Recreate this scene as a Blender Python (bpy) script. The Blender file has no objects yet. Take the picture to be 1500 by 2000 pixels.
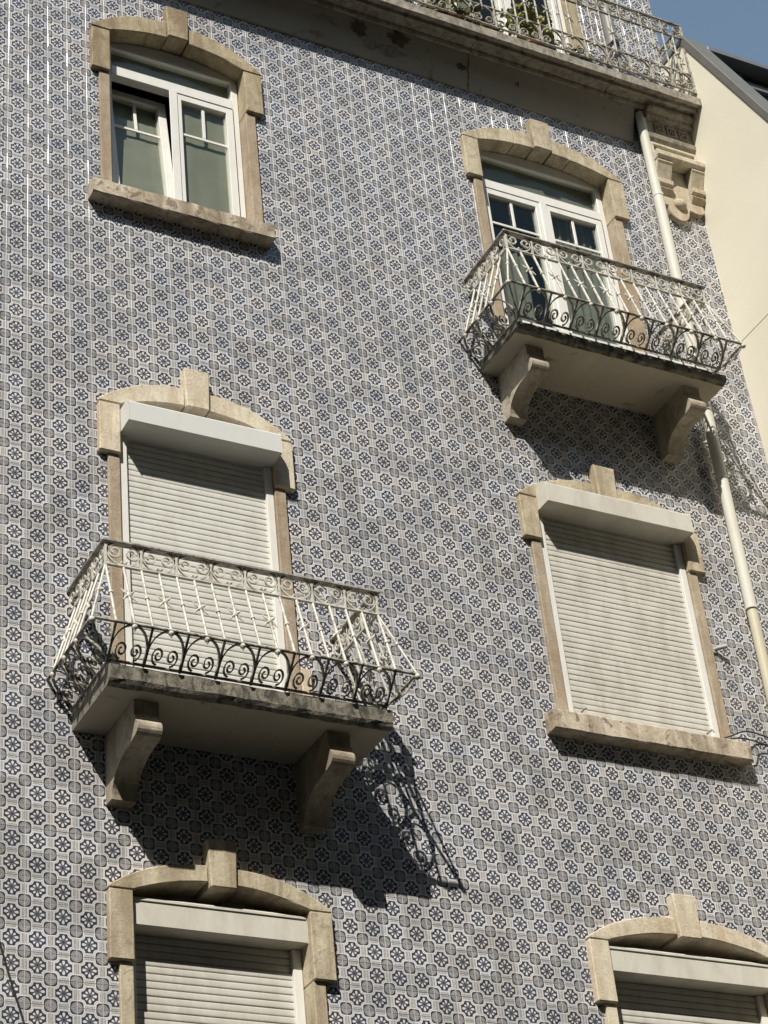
import bpy, bmesh, math, random
from mathutils import Matrix, Vector, noise

random.seed(7)
SC = bpy.context.scene
COL = SC.collection

# ------------------------------------------------------------------ camera
cd = bpy.data.cameras.new('camera')
cam = bpy.data.objects.new('camera', cd)
COL.objects.link(cam)
cd.sensor_fit = 'HORIZONTAL'
cd.sensor_width = 36.0
cd.lens = 97.931
cd.clip_start = 0.1
cd.clip_end = 5000
_r = Vector((0.886964, -0.452414, -0.092823))
_u = Vector((-0.188294, -0.537764, 0.821800))
_b = Vector((-0.421711, -0.711429, -0.562164))
cam.matrix_world = Matrix(((_r.x, _u.x, _b.x, -5.1023), (_r.y, _u.y, _b.y, -9.6006), (_r.z, _u.z, _b.z, 1.65), (0, 0, 0, 1)))
SC.camera = cam
SC.render.resolution_x = 768
SC.render.resolution_y = 1024

# ------------------------------------------------------------------ light
SUN_TRAVEL = Vector((0.80, 1.0, -1.34)).normalized()
to_sun = -SUN_TRAVEL
elev = math.asin(to_sun.z)
azim = math.atan2(to_sun.x, to_sun.y)
world = bpy.data.worlds.new('World')
SC.world = world
world.use_nodes = True
wn = world.node_tree
sky = wn.nodes.new('ShaderNodeTexSky')
sky.sky_type = 'NISHITA'
sky.sun_disc = False
sky.sun_elevation = elev
sky.sun_rotation = azim
sky.altitude = 50
sky.air_density = 2.0
sky.dust_density = 0.6
sky.ozone_density = 0.5
bg = wn.nodes['Background']
bg.inputs['Strength'].default_value = 0.092
wn.links.new(sky.outputs['Color'], bg.inputs['Color'])
sl = bpy.data.lights.new('sun', 'SUN')
sl.energy = 5.0
sl.angle = math.radians(0.5)
sl.color = (1.0, 0.955, 0.872)
so = bpy.data.objects.new('sun', sl)
COL.objects.link(so)
so.rotation_euler = SUN_TRAVEL.to_track_quat('-Z', 'Y').to_euler()
so.location = (-8, -10, 30)
SC.view_settings.view_transform = 'Standard'
SC.view_settings.look = 'None'
SC.view_settings.gamma = 1.0
SC.view_settings.exposure = 0.24
SC.view_settings.use_curve_mapping = False
SC.cycles.max_bounces = 6
SC.cycles.diffuse_bounces = 3
SC.cycles.glossy_bounces = 3
SC.cycles.transparent_max_bounces = 10
SC.cycles.use_adaptive_sampling = True
SC.cycles.adaptive_threshold = 0.015


# ------------------------------------------------------------------ node helpers
class E:
    """a scalar socket with arithmetic"""
    def __init__(s, t, sock):
        s.t, s.s = t, sock

    def _m(s, op, *a, clamp=False):
        n = s.t.nodes.new('ShaderNodeMath')
        n.operation = op
        n.use_clamp = clamp
        for i, x in enumerate((s,) + a):
            if isinstance(x, E):
                s.t.links.new(x.s, n.inputs[i])
            else:
                n.inputs[i].default_value = x
        return E(s.t, n.outputs[0])

    def __add__(s, o): return s._m('ADD', o)
    __radd__ = __add__
    def __sub__(s, o): return s._m('SUBTRACT', o)
    def __rsub__(s, o): return s._m('MULTIPLY', -1.0)._m('ADD', o)
    def __mul__(s, o): return s._m('MULTIPLY', o)
    __rmul__ = __mul__
    def __truediv__(s, o): return s._m('DIVIDE', o)
    def pw(s, o): return s._m('POWER', o)
    def abs(s): return s._m('ABSOLUTE')
    def min(s, o): return s._m('MINIMUM', o)
    def max(s, o): return s._m('MAXIMUM', o)
    def sqrt(s): return s._m('SQRT')
    def sin(s): return s._m('SINE')
    def clamp(s): return s._m('ADD', 0.0, clamp=True)

    def below(s, edge, w=0.012):
        """1 where s < edge, soft"""
        n = s.t.nodes.new('ShaderNodeMapRange')
        n.interpolation_type = 'SMOOTHSTEP'
        n.inputs[1].default_value = edge - w
        n.inputs[2].default_value = edge + w
        n.inputs[3].default_value = 1.0
        n.inputs[4].default_value = 0.0
        s.t.links.new(s.s, n.inputs[0])
        return E(s.t, n.outputs[0])

    def remap(s, a, b, c, d):
        n = s.t.nodes.new('ShaderNodeMapRange')
        for i, v in enumerate((a, b, c, d)):
            n.inputs[i + 1].default_value = v
        s.t.links.new(s.s, n.inputs[0])
        return E(s.t, n.outputs[0])


class M:
    """a material under construction"""
    def __init__(s, name, rough=0.6, spec=0.5):
        s.mat = bpy.data.materials.new(name)
        s.mat.use_nodes = True
        s.t = s.mat.node_tree
        s.p = s.t.nodes['Principled BSDF']
        s.p.inputs['Roughness'].default_value = rough
        s.p.inputs['Specular IOR Level'].default_value = spec
        s._pos = None

    def pos(s):
        if s._pos is None:
            s._pos = s.t.nodes.new('ShaderNodeNewGeometry').outputs['Position']
        return s._pos

    def noise(s, scale, detail=4, rough=0.55, dist=0.0, stretch=None):
        n = s.t.nodes.new('ShaderNodeTexNoise')
        n.inputs['Scale'].default_value = scale
        n.inputs['Detail'].default_value = detail
        n.inputs['Roughness'].default_value = rough
        n.inputs['Distortion'].default_value = dist
        v = s.pos()
        if stretch:
            m = s.t.nodes.new('ShaderNodeMapping')
            m.inputs['Scale'].default_value = stretch
            s.t.links.new(v, m.inputs[0])
            v = m.outputs[0]
        s.t.links.new(v, n.inputs['Vector'])
        return E(s.t, n.outputs['Fac'])

    def voro(s, scale):
        n = s.t.nodes.new('ShaderNodeTexVoronoi')
        n.inputs['Scale'].default_value = scale
        s.t.links.new(s.pos(), n.inputs['Vector'])
        return E(s.t, n.outputs['Distance'])

    def rgb(s, c):
        n = s.t.nodes.new('ShaderNodeRGB')
        n.outputs[0].default_value = (c[0], c[1], c[2], 1)
        return n.outputs[0]

    def mix(s, fac, a, b, mode='MIX'):
        n = s.t.nodes.new('ShaderNodeMix')
        n.data_type = 'RGBA'
        n.blend_type = mode
        if isinstance(fac, E):
            s.t.links.new(fac.s, n.inputs[0])
        else:
            n.inputs[0].default_value = fac
        for i, x in ((6, a), (7, b)):
            if isinstance(x, tuple):
                n.inputs[i].default_value = (x[0], x[1], x[2], 1)
            else:
                s.t.links.new(x, n.inputs[i])
        return n.outputs[2]

    def scale(s, col, fac):
        """colour times scalar"""
        n = s.t.nodes.new('ShaderNodeVectorMath')
        n.operation = 'SCALE'
        s.t.links.new(col, n.inputs[0])
        s.t.links.new(fac.s, n.inputs['Scale'])
        return n.outputs[0]

    def color(s, c):
        if isinstance(c, tuple):
            s.p.inputs['Base Color'].default_value = (c[0], c[1], c[2], 1)
        else:
            s.t.links.new(c, s.p.inputs['Base Color'])

    def rough(s, e):
        s.t.links.new(e.s, s.p.inputs['Roughness'])

    def bump(s, e, strength=0.3, dist=0.01):
        n = s.t.nodes.new('ShaderNodeBump')
        n.inputs['Strength'].default_value = strength
        n.inputs['Distance'].default_value = dist
        s.t.links.new(e.s, n.inputs['Height'])
        s.t.links.new(n.outputs[0], s.p.inputs['Normal'])


MATS = {}


def mk_tile():
    m = M('glazed_tile', 0.2, 0.5)
    t = m.t
    uv = t.nodes.new('ShaderNodeUVMap')
    uv.uv_map = 'UVMap'
    sep = t.nodes.new('ShaderNodeSeparateXYZ')
    t.links.new(uv.outputs[0], sep.inputs[0])
    x = (E(t, sep.outputs[0]) - 0.5)
    y = (E(t, sep.outputs[1]) - 0.5)
    at = t.nodes.new('ShaderNodeAttribute')
    at.attribute_name = 'rnd'
    rnd = E(t, at.outputs['Fac'])
    # hand made: outlines wobble a little
    wob = (m.noise(42, 2) - 0.5) * 0.018
    ax, ay = x.abs(), y.abs()
    qx, qy = (0.5 - ax).max(0.0), (0.5 - ay).max(0.0)
    med = ((qx.pw(4.0) + qy.pw(4.0)).pw(0.25)) + wob
    link = (qx.min(qy)) + wob * 0.5
    rc = (qx * qx + qy * qy).sqrt()
    F = ((med - 0.262) * 0.70).min(link - 0.105)
    r = (x * x + y * y).sqrt()
    # petals
    def petal(c, s_, r0, hl, hw):
        a = (x * c + y * s_)
        b = (y * c - x * s_)
        a = (a.abs() - r0) / hl
        # taper towards the centre
        b = b / (hw * (1.0 + 0.35 * a))
        return (a * a + b * b).below(1.0, 0.18)
    k = math.sqrt(0.5)
    pet = petal(1, 0, 0.195, 0.083, 0.051).max(petal(0, 1, 0.195, 0.083, 0.051)).max(petal(k, k, 0.166, 0.056, 0.040)).max(petal(k, -k, 0.166, 0.056, 0.040))
    light = (0.70, 0.695, 0.69)
    dark = (0.038, 0.039, 0.049)
    grey = (0.25, 0.248, 0.252)
    beige = (0.50, 0.485, 0.462)
    # flower field
    c = m.mix(pet, dark, (0.61, 0.61, 0.62))
    veins = (r.below(0.125) * 0.75)
    c = m.mix(veins, c, (0.14, 0.142, 0.156))
    c = m.mix(r.below(0.045), c, (0.042, 0.044, 0.062))
    # frame: light, grey hairline, light
    c = m.mix(F.below(0.064, 0.008), c, light)
    hair = ((F - 0.033).abs()).below(0.012, 0.006)
    c = m.mix(hair * 0.55, c, (0.22, 0.217, 0.22))
    # link bands with brushed leaf strokes
    str_ = (m.noise(160, 3)).remap(0.38, 0.62, 0.0, 1.0).clamp()
    lk = m.mix(str_ * 0.8, beige, (0.25, 0.245, 0.245))
    edge = ((link - 0.088).abs()).below(0.012, 0.007)
    lk = m.mix(edge * 0.65, lk, (0.17, 0.172, 0.18))
    c = m.mix((link - 0.105).below(0.0, 0.008) * (1.0 - (med - 0.30).below(0.0, 0.008)), c, lk)
    # medallion at the corners
    ring = ((rc - 0.13).abs()).below(0.014, 0.01).max(((rc - 0.205).abs()).below(0.010, 0.008) * 0.7)
    md = m.mix(ring * 0.6, grey, (0.46, 0.455, 0.455))
    diag = ((qx - qy).abs()).below(0.016, 0.012) * (rc.below(0.2))
    md = m.mix(diag * 0.4, md, (0.13, 0.13, 0.13))
    md = m.mix(rc.below(0.045), md, (0.46, 0.44, 0.42))
    md = m.mix(1.0 - rc.below(0.220, 0.014), md, (0.045, 0.044, 0.047))
    md = m.mix(((med - 0.256).abs()).below(0.015, 0.007) * 0.9, md, (0.055, 0.055, 0.06))
    c = m.mix(med.below(0.262, 0.008), c, md)
    # every tile fired a little differently
    tint = m.mix(rnd, (1.08, 1.0, 0.95), (0.93, 0.98, 1.1))
    c = m.mix(0.42, c, tint, 'MULTIPLY')
    r2 = (rnd * 37.7).sin()
    c = m.scale(c, r2.remap(-1, 1, 0.82, 1.10))
    # rain streaks and dust on the whole wall
    dirt = m.noise(0.9, 5, 0.6, 0.3, (3.2, 1, 0.35)).remap(0.42, 0.75, 0.0, 1.0).clamp()
    c = m.mix(dirt * 0.08, c, (0.25, 0.235, 0.205))
    fine = m.noise(7.0, 5, 0.65).remap(0.55, 0.8, 0.0, 1.0).clamp()
    c = m.mix(fine * 0.16, c, (0.22, 0.19, 0.15))
    # crazed white grout side of each tile edge
    e = qx.min(qy)
    c = m.mix(e.below(0.014, 0.006) * 0.85, c, (0.56, 0.545, 0.515))
    m.color(c)
    r3 = ((rnd * 91.3).sin()).abs()
    m.rough(m.noise(30, 3).remap(0.3, 0.7, 0.13, 0.19) + r3 * r3 * 0.30)
    m.bump(m.noise(55, 2), 0.08, 0.002)
    return m.mat


def mk_stone(name, a, b, stain, amt=0.5, scale=1.0):
    m = M(name, 0.88, 0.2)
    n1 = m.noise(5 * scale, 8, 0.7, 0.8)
    c = m.mix(n1.remap(0.34, 0.66, 0, 1).clamp(), a, b)
    # bedding streaks
    n5 = m.noise(14, 6, 0.68, 1.0, (1.0, 1.0, 0.22))
    c = m.mix(n5.remap(0.50, 0.66, 0, 1).clamp() * 0.38, c, (b[0] * 0.62, b[1] * 0.6, b[2] * 0.58))
    n2 = m.noise(10, 8, 0.74, 1.4)
    c = m.mix(n2.remap(0.535, 0.60, 0, 1).clamp() * amt, c, stain)
    n4 = m.noise(2.6, 6, 0.65, 0.5, (2.5, 1, 0.5))
    c = m.mix(n4.remap(0.44, 0.62, 0, 1).clamp() * 0.65, c, (stain[0] * 1.5, stain[1] * 1.45, stain[2] * 1.4))
    n3 = m.noise(75, 5, 0.7)
    c = m.scale(c, n3.remap(0.28, 0.72, 0.80, 1.16))
    # dark pits
    v = m.voro(95)
    c = m.mix(v.below(0.13, 0.06) * n1.remap(0.45, 0.6, 0, 0.7).clamp(), c, (stain[0] * 0.8, stain[1] * 0.8, stain[2] * 0.8))
    m.color(c)
    m.bump((n2 * 0.8 + n3 * 0.5) + v.remap(0.0, 0.3, 0, 0.35).clamp(), 0.42, 0.012)
    return m.mat


def mk_paint(name, a, dirt, amt=0.25, rough=0.4, scale=9.0, bump=0.05):
    m = M(name, rough, 0.4)
    n = m.noise(scale, 6, 0.62, 0.4, (1.6, 1.0, 0.6))
    c = m.mix(n.remap(0.42, 0.75, 0, 1).clamp() * amt, a, dirt)
    f = m.noise(140, 3, 0.6)
    c = m.scale(c, f.remap(0.25, 0.75, 0.94, 1.05))
    m.color(c)
    if bump:
        m.bump(f, bump, 0.003)
    return m.mat


def mk_iron(name, a, dirt, lo, hi):
    m = M(name, 0.55, 0.35)
    n = m.noise(22, 6, 0.68, 0.5)
    k = n.remap(lo, hi, 0, 1).clamp()
    c = m.mix(k, a, dirt)
    n2 = m.noise(60, 4, 0.6)
    c = m.mix(n2.remap(0.62, 0.72, 0, 1).clamp() * 0.6, c, (0.17, 0.10, 0.055))
    m.color(c)
    m.bump(n2, 0.4, 0.003)
    return m.mat


def mk_concrete(name, a, b, dark, k=0.7):
    m = M(name, 0.9, 0.2)
    n = m.noise(9, 7, 0.7, 0.8)
    c = m.mix(n.remap(0.35, 0.65, 0, 1).clamp(), a, b)
    n2 = m.noise(17, 6, 0.72, 0.5, (1, 1, 0.6))
    c = m.mix(n2.remap(0.46, 0.6, 0, 1).clamp() * k, c, dark)
    n3 = m.noise(120, 3)
    c = m.scale(c, n3.remap(0.3, 0.7, 0.8, 1.15))
    m.color(c)
    m.bump(n2 + n3 * 0.5, 0.6, 0.012)
    return m.mat


def mk_plaster(name, a, stain, amt):
    m = M(name, 0.9, 0.2)
    n = m.noise(2.3, 5, 0.6, 0.5)
    c = m.mix(n.remap(0.4, 0.7, 0, 1).clamp() * 0.5, a, (a[0] * 0.8, a[1] * 0.78, a[2] * 0.74))
    n2 = m.noise(4.5, 6, 0.66, 0.9)
    c = m.mix(n2.remap(0.6, 0.68, 0, 1).clamp() * amt, c, stain)
    n3 = m.noise(150, 3)
    c = m.scale(c, n3.remap(0.3, 0.7, 0.93, 1.06))
    m.color(c)
    m.bump(n3 * 0.5 + n2, 0.25, 0.006)
    return m.mat


def mk_render():
    m = M('cream_render', 0.92, 0.2)
    n = m.noise(0.9, 5, 0.6, 0.4)
    c = m.mix(n.remap(0.3, 0.75, 0, 1).clamp(), (0.79, 0.74, 0.61), (0.73, 0.68, 0.555))
    n4 = m.noise(26, 6, 0.6, 0.6)
    c = m.mix(n4.remap(0.6, 0.75, 0, 1).clamp() * 0.25, c, (0.58, 0.51, 0.38))
    n3 = m.noise(110, 4, 0.65)
    c = m.scale(c, n3.remap(0.3, 0.7, 0.95, 1.04))
    m.color(c)
    m.bump(n3 + n4 * 0.6, 0.22, 0.006)
    return m.mat


def mk_glass(name, tint, gl=1.0):
    mat = bpy.data.materials.new(name)
    mat.use_nodes = True
    t = mat.node_tree
    t.nodes.remove(t.nodes['Principled BSDF'])
    out = t.nodes['Material Output']
    tr = t.nodes.new('ShaderNodeBsdfTransparent')
    tr.inputs[0].default_value = tint + (1,)
    g = t.nodes.new('ShaderNodeBsdfGlossy')
    g.inputs['Roughness'].default_value = 0.03
    g.inputs[0].default_value = (gl, gl * 1.04, gl * 0.98, 1)
    lw = t.nodes.new('ShaderNodeLayerWeight')
    lw.inputs[0].default_value = 0.5
    fr = t.nodes.new('ShaderNodeMath')
    fr.operation = 'POWER'
    t.links.new(lw.outputs['Facing'], fr.inputs[0])
    fr.inputs[1].default_value = 4.0
    fr2 = t.nodes.new('ShaderNodeMath')
    fr2.operation = 'MULTIPLY_ADD'
    t.links.new(fr.outputs[0], fr2.inputs[0])
    fr2.inputs[1].default_value = 0.6
    fr2.inputs[2].default_value = 0.035
    fr = fr2
    mx = t.nodes.new('ShaderNodeMixShader')
    t.links.new(fr.outputs[0], mx.inputs[0])
    t.links.new(tr.outputs[0], mx.inputs[1])
    t.links.new(g.outputs[0], mx.inputs[2])
    t.links.new(mx.outputs[0], out.inputs[0])
    return mat


def mk_flat(name, c, rough=0.6, spec=0.4, var=0.12, scale=20):
    m = M(name, rough, spec)
    n = m.noise(scale, 4)
    m.color(m.scale(m.rgb(c), n.remap(0.3, 0.7, 1 - var, 1 + var)))
    return m.mat


def mk_leaf(name, a, b):
    m = M(name, 0.55, 0.3)
    n = m.noise(30, 3)
    m.color(m.mix(n.remap(0.35, 0.65, 0, 1).clamp(), a, b))
    return m.mat


MT = MATS
MT['tile'] = mk_tile()
MT['grout'] = mk_plaster('grout', (0.50, 0.47, 0.42), (0.25, 0.22, 0.18), 0.4)
MT['stone_ochre'] = mk_stone('ochre_limestone', (0.49, 0.415, 0.285), (0.34, 0.28, 0.185), (0.12, 0.085, 0.05), 0.35)
MT['stone_sill'] = mk_stone('weathered_sill_stone', (0.63, 0.55, 0.43), (0.50, 0.42, 0.315), (0.13, 0.10, 0.07), 0.75)
MT['stone_pale'] = mk_stone('pale_limestone', (0.70, 0.63, 0.495), (0.59, 0.52, 0.395), (0.32, 0.25, 0.17), 0.3)
MT['stone_mid'] = mk_stone('weathered_limestone', (0.62, 0.545, 0.40), (0.45, 0.39, 0.28), (0.17, 0.13, 0.085), 0.4)
MT['stone_jamb'] = mk_stone('pinkish_jamb_stone', (0.48, 0.40, 0.30), (0.36, 0.295, 0.215), (0.19, 0.14, 0.095), 0.3)
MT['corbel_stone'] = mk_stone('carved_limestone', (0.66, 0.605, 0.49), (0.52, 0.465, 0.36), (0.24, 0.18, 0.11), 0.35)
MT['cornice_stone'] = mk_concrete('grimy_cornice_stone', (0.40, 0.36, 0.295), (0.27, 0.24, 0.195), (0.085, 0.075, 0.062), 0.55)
MT['dirty_stone'] = mk_concrete('soot_darkened_stone', (0.17, 0.145, 0.115), (0.12, 0.10, 0.08), (0.05, 0.043, 0.036), 0.5)
MT['cove'] = mk_plaster('cornice_plaster', (0.36, 0.33, 0.285), (0.17, 0.135, 0.10), 0.8)
MT['concrete'] = mk_concrete('lichen_stained_concrete', (0.27, 0.245, 0.195), (0.18, 0.165, 0.13), (0.045, 0.043, 0.036), 0.85)
MT['soffit'] = mk_plaster('balcony_soffit_plaster', (0.52, 0.465, 0.37), (0.24, 0.185, 0.125), 0.8)
MT['bracket'] = mk_stone('bracket_stone', (0.53, 0.47, 0.37), (0.37, 0.325, 0.25), (0.13, 0.105, 0.075), 0.4)
MT['upvc'] = mk_paint('white_window_frame', (0.74, 0.73, 0.685), (0.55, 0.50, 0.40), 0.3, 0.35)
MT['shutter'] = mk_paint('cream_shutter_paint', (0.63, 0.62, 0.57), (0.43, 0.40, 0.34), 0.45, 0.5, 6.0)
MT['shutter_dirty'] = mk_paint('dusty_shutter_paint', (0.60, 0.58, 0.52), (0.36, 0.325, 0.26), 0.6, 0.5, 5.0)
MT['box_white'] = mk_paint('white_shutter_box', (0.63, 0.63, 0.60), (0.52, 0.50, 0.45), 0.3, 0.45, 5.0)
MT['box_dirty'] = mk_paint('stained_shutter_box', (0.61, 0.585, 0.51), (0.38, 0.33, 0.25), 0.55, 0.5, 5.0)
MT['iron'] = mk_iron('white_painted_iron', (0.60, 0.575, 0.505), (0.26, 0.225, 0.175), 0.48, 0.70)
MT['iron_grey'] = mk_iron('weathered_handrail_iron', (0.42, 0.40, 0.36), (0.13, 0.11, 0.085), 0.42, 0.66)
MT['iron_dark'] = mk_iron('dark_patchy_iron', (0.48, 0.45, 0.385), (0.095, 0.082, 0.067), 0.43, 0.60)  # darker patchy mix for the lower part of the balcony railings
MT['iron_old'] = mk_iron('weathered_grey_iron', (0.47, 0.44, 0.37), (0.12, 0.10, 0.075), 0.46, 0.64)
MT['pipe'] = mk_paint('cream_pipe', (0.62, 0.605, 0.53), (0.45, 0.41, 0.32), 0.35, 0.6, 4.0)
MT['pipe_old'] = mk_paint('yellowed_pipe', (0.56, 0.515, 0.39), (0.40, 0.34, 0.235), 0.5, 0.5, 4.0)
MT['pipe_grey'] = mk_paint('grey_pipe', (0.23, 0.225, 0.215), (0.16, 0.14, 0.12), 0.5, 0.5, 4.0)
MT['render'] = mk_render()
MT['zinc'] = mk_flat('zinc_coping', (0.135, 0.133, 0.12), 0.55, 0.4, 0.08, 5)
MT['dark_metal'] = mk_flat('dark_dormer_metal', (0.05, 0.055, 0.065), 0.4, 0.5, 0.1, 6)
MT['beam_metal'] = mk_flat('grey_dormer_beam', (0.16, 0.165, 0.17), 0.45, 0.5, 0.08, 6)
MT['glass'] = mk_glass('window_glass', (0.90, 0.92, 0.89), 0.7)
MT['glass_dark'] = mk_glass('dark_window_glass', (0.84, 0.865, 0.84), 0.6)
MT['blind'] = mk_flat('grey_green_blind', (0.255, 0.248, 0.205), 0.8, 0.2, 0.10, 5)
MT['curtain'] = mk_flat('pale_green_curtain', (0.235, 0.235, 0.205), 0.85, 0.1, 0.15, 14)
MT['room'] = mk_flat('dim_room_wall', (0.20, 0.20, 0.17), 0.9, 0.1, 0.1, 3)
MT['cable'] = mk_flat('black_cable', (0.02, 0.02, 0.02), 0.5, 0.4, 0.1)
MT['grey_plastic'] = mk_flat('grey_conduit', (0.36, 0.355, 0.335), 0.5, 0.4, 0.1)
MT['rust'] = mk_flat('rusty_iron', (0.07, 0.045, 0.03), 0.8, 0.2, 0.3, 40)
MT['leaf_yellow'] = mk_leaf('yellow_green_leaf', (0.16, 0.17, 0.035), (0.30, 0.27, 0.07))
MT['leaf_olive'] = mk_leaf('olive_leaf', (0.085, 0.095, 0.03), (0.17, 0.16, 0.06))
MT['pot'] = mk_flat('green_glazed_pot', (0.03, 0.07, 0.05), 0.25, 0.5, 0.15, 30)
MT['terracotta'] = mk_flat('terracotta', (0.30, 0.13, 0.07), 0.8, 0.2, 0.15, 30)
MT['asphalt'] = mk_concrete('asphalt', (0.06, 0.06, 0.06), (0.045, 0.045, 0.047), (0.03, 0.03, 0.03), 0.4)
MT['paving'] = mk_concrete('limestone_paving', (0.30, 0.28, 0.24), (0.24, 0.22, 0.19), (0.2, 0.18, 0.15), 0.4)
MT['opp'] = mk_plaster('ochre_plaster', (0.13, 0.112, 0.09), (0.14, 0.11, 0.08), 0.5)  # for the unseen row opposite, kept dark to cut bounce light
MT['roof_red'] = mk_flat('clay_roof', (0.27, 0.11, 0.06), 0.85, 0.2, 0.2, 8)


# ------------------------------------------------------------------ mesh helpers
def link(name, mesh, mat=None, parent=None, loc=None):
    o = bpy.data.objects.new(name, mesh)
    COL.objects.link(o)
    if mesh is not None and mat is not None and not mesh.materials:
        mesh.materials.append(MT[mat] if isinstance(mat, str) else mat)
    if parent is not None:
        o.parent = parent
    if loc is not None:
        o.location = loc
    return o


def empty(name, parent=None, loc=(0, 0, 0)):
    o = bpy.data.objects.new(name, None)
    COL.objects.link(o)
    o.empty_display_size = 0.2
    o.location = loc
    if parent is not None:
        o.parent = parent
    return o


def tag(o, label, cat=None, group=None, kind=None):
    if label: o['label'] = label
    if cat: o['category'] = cat
    if group: o['group'] = group
    if kind: o['kind'] = kind
    return o


def finish(bm, name, smooth=False):
    bmesh.ops.recalc_face_normals(bm, faces=bm.faces)
    me = bpy.data.meshes.new(name)
    bm.to_mesh(me)
    bm.free()
    if smooth:
        for p in me.polygons:
            p.use_smooth = True
    return me


def bevel_sharp(bm, off, seg=1, jit=0.0):
    bmesh.ops.recalc_face_normals(bm, faces=bm.faces)
    ed = [e for e in bm.edges if len(e.link_faces) == 2 and e.calc_face_angle(0) > 0.35]
    if off > 0 and ed:
        bmesh.ops.bevel(bm, geom=ed, offset=off, segments=seg, affect='EDGES', clamp_overlap=True)
    if jit:
        for v in bm.verts:
            v.co += Vector((random.uniform(-jit, jit), random.uniform(-jit, jit), random.uniform(-jit, jit)))


def add_box(bm, x0, x1, y0, y1, z0, z1):
    vs = [bm.verts.new(c) for c in ((x0, y0, z0), (x1, y0, z0), (x1, y1, z0), (x0, y1, z0), (x0, y0, z1), (x1, y0, z1), (x1, y1, z1), (x0, y1, z1))]
    for f in ((0, 1, 2, 3), (7, 6, 5, 4), (0, 4, 5, 1), (1, 5, 6, 2), (2, 6, 7, 3), (3, 7, 4, 0)):
        bm.faces.new([vs[i] for i in f])
    return vs


def box(name, x0, x1, y0, y1, z0, z1, bev=0.003, seg=1, jit=0.0):
    bm = bmesh.new()
    add_box(bm, min(x0, x1), max(x0, x1), min(y0, y1), max(y0, y1), min(z0, z1), max(z0, z1))
    bevel_sharp(bm, bev, seg, jit)
    return finish(bm, name)


def add_prism(bm, poly, axis, a0, a1):
    """poly: list of 2D points; axis 'y' -> points are (x,z); axis 'x' -> points are (y,z)"""
    def P(p, a):
        return (p[0], a, p[1]) if axis == 'y' else (a, p[0], p[1])
    f = [bm.verts.new(P(p, a0)) for p in poly]
    b = [bm.verts.new(P(p, a1)) for p in poly]
    bm.faces.new(f)
    bm.faces.new(list(reversed(b)))
    n = len(poly)
    for i in range(n):
        j = (i + 1) % n
        bm.faces.new((f[i], f[j], b[j], b[i]))


def prism(name, poly, axis, a0, a1, bev=0.004, seg=1, jit=0.0):
    bm = bmesh.new()
    add_prism(bm, poly, axis, a0, a1)
    bevel_sharp(bm, bev, seg, jit)
    return finish(bm, name)


def add_tube(bm, pts, rx, ry=None, sides=5, cap=True, flat=None):
    """sweep along pts; flat = fixed binormal direction for strap sections (rx across it, ry along it)"""
    pts = [Vector(p) for p in pts]
    ry = rx if ry is None else ry
    rings = []
    n = len(pts)
    for i, p in enumerate(pts):
        d = (pts[min(i + 1, n - 1)] - pts[max(i - 1, 0)]).normalized()
        if flat is not None:
            b = Vector(flat)
            b = (b - d * b.dot(d)).normalized()
        else:
            ref = Vector((0, 0, 1)) if abs(d.z) < 0.9 else Vector((1, 0, 0))
            b = d.cross(ref).normalized()
        a = d.cross(b).normalized()
        rr = rx[i] if isinstance(rx, (list, tuple)) else rx
        rs = rr if isinstance(rx, (list, tuple)) else ry
        rings.append([bm.verts.new(p + a * rr * math.cos(2 * math.pi * (k + .5) / sides) * (1.414 if sides == 4 else 1) + b * rs * math.sin(2 * math.pi * (k + .5) / sides) * (1.414 if sides == 4 else 1)) for k in range(sides)])
    for i in range(n - 1):
        for k in range(sides):
            k2 = (k + 1) % sides
            bm.faces.new((rings[i][k], rings[i][k2], rings[i + 1][k2], rings[i + 1][k]))
    if cap:
        bm.faces.new(rings[0])
        bm.faces.new(list(reversed(rings[-1])))


def tube(name, pts, r, sides=12, smooth=True):
    bm = bmesh.new()
    add_tube(bm, pts, r, sides=sides)
    me = finish(bm, name, False)
    if smooth:
        for p in me.polygons:
            p.use_smooth = len(p.vertices) == 4
        a = me.attributes.new('sharp_edge', 'BOOLEAN', 'EDGE')
        caps = {tuple(sorted(k)) for p in me.polygons if len(p.vertices) > 4 for k in p.edge_keys}
        a.data.foreach_set('value', [tuple(sorted(e.vertices)) in caps for e in me.edges])
    return me


# ------------------------------------------------------------------ measured layout (metres; facade plane y = 0, street side y < 0)
T = 0.14
TZ = 0.13885
Z0 = 6.241
XR = 3.97                       # right edge of the tiled facade
XL = -3.36
ZTOP = 17.4
# left column opening and right column opening
LC = (-1.235, -0.200)
RC = (1.765, 2.955)
WIN = {  # column, keystone top, opening bottom, ear bottom
    'W1': dict(c=LC, K=13.345, zb=11.415, ear=12.53, zj=12.935, crown=13.035, mat='stone_ochre'),
    'W2': dict(c=RC, K=13.355, zb=10.72, ear=12.565, zj=12.965, crown=13.05, mat='stone_mid'),
    'W3': dict(c=LC, K=9.99, zb=7.40, ear=9.225, zj=9.60, crown=9.70, mat='stone_pale'),
    'W4': dict(c=RC, K=9.985, zb=7.905, ear=9.26, zj=9.60, crown=9.70, mat='stone_mid'),
    'W5': dict(c=LC, K=6.70, zb=4.60, ear=5.955, zj=6.355, crown=6.45, mat='stone_mid'),
    'W6': dict(c=RC, K=6.745, zb=4.60, ear=6.005, zj=6.395, crown=6.485, mat='stone_pale'),
    'W7': dict(c=RC, K=16.70, zb=13.95, ear=15.95, zj=16.32, crown=16.42, mat='stone_ochre'),
}
CORNICE_Z = 13.526

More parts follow.
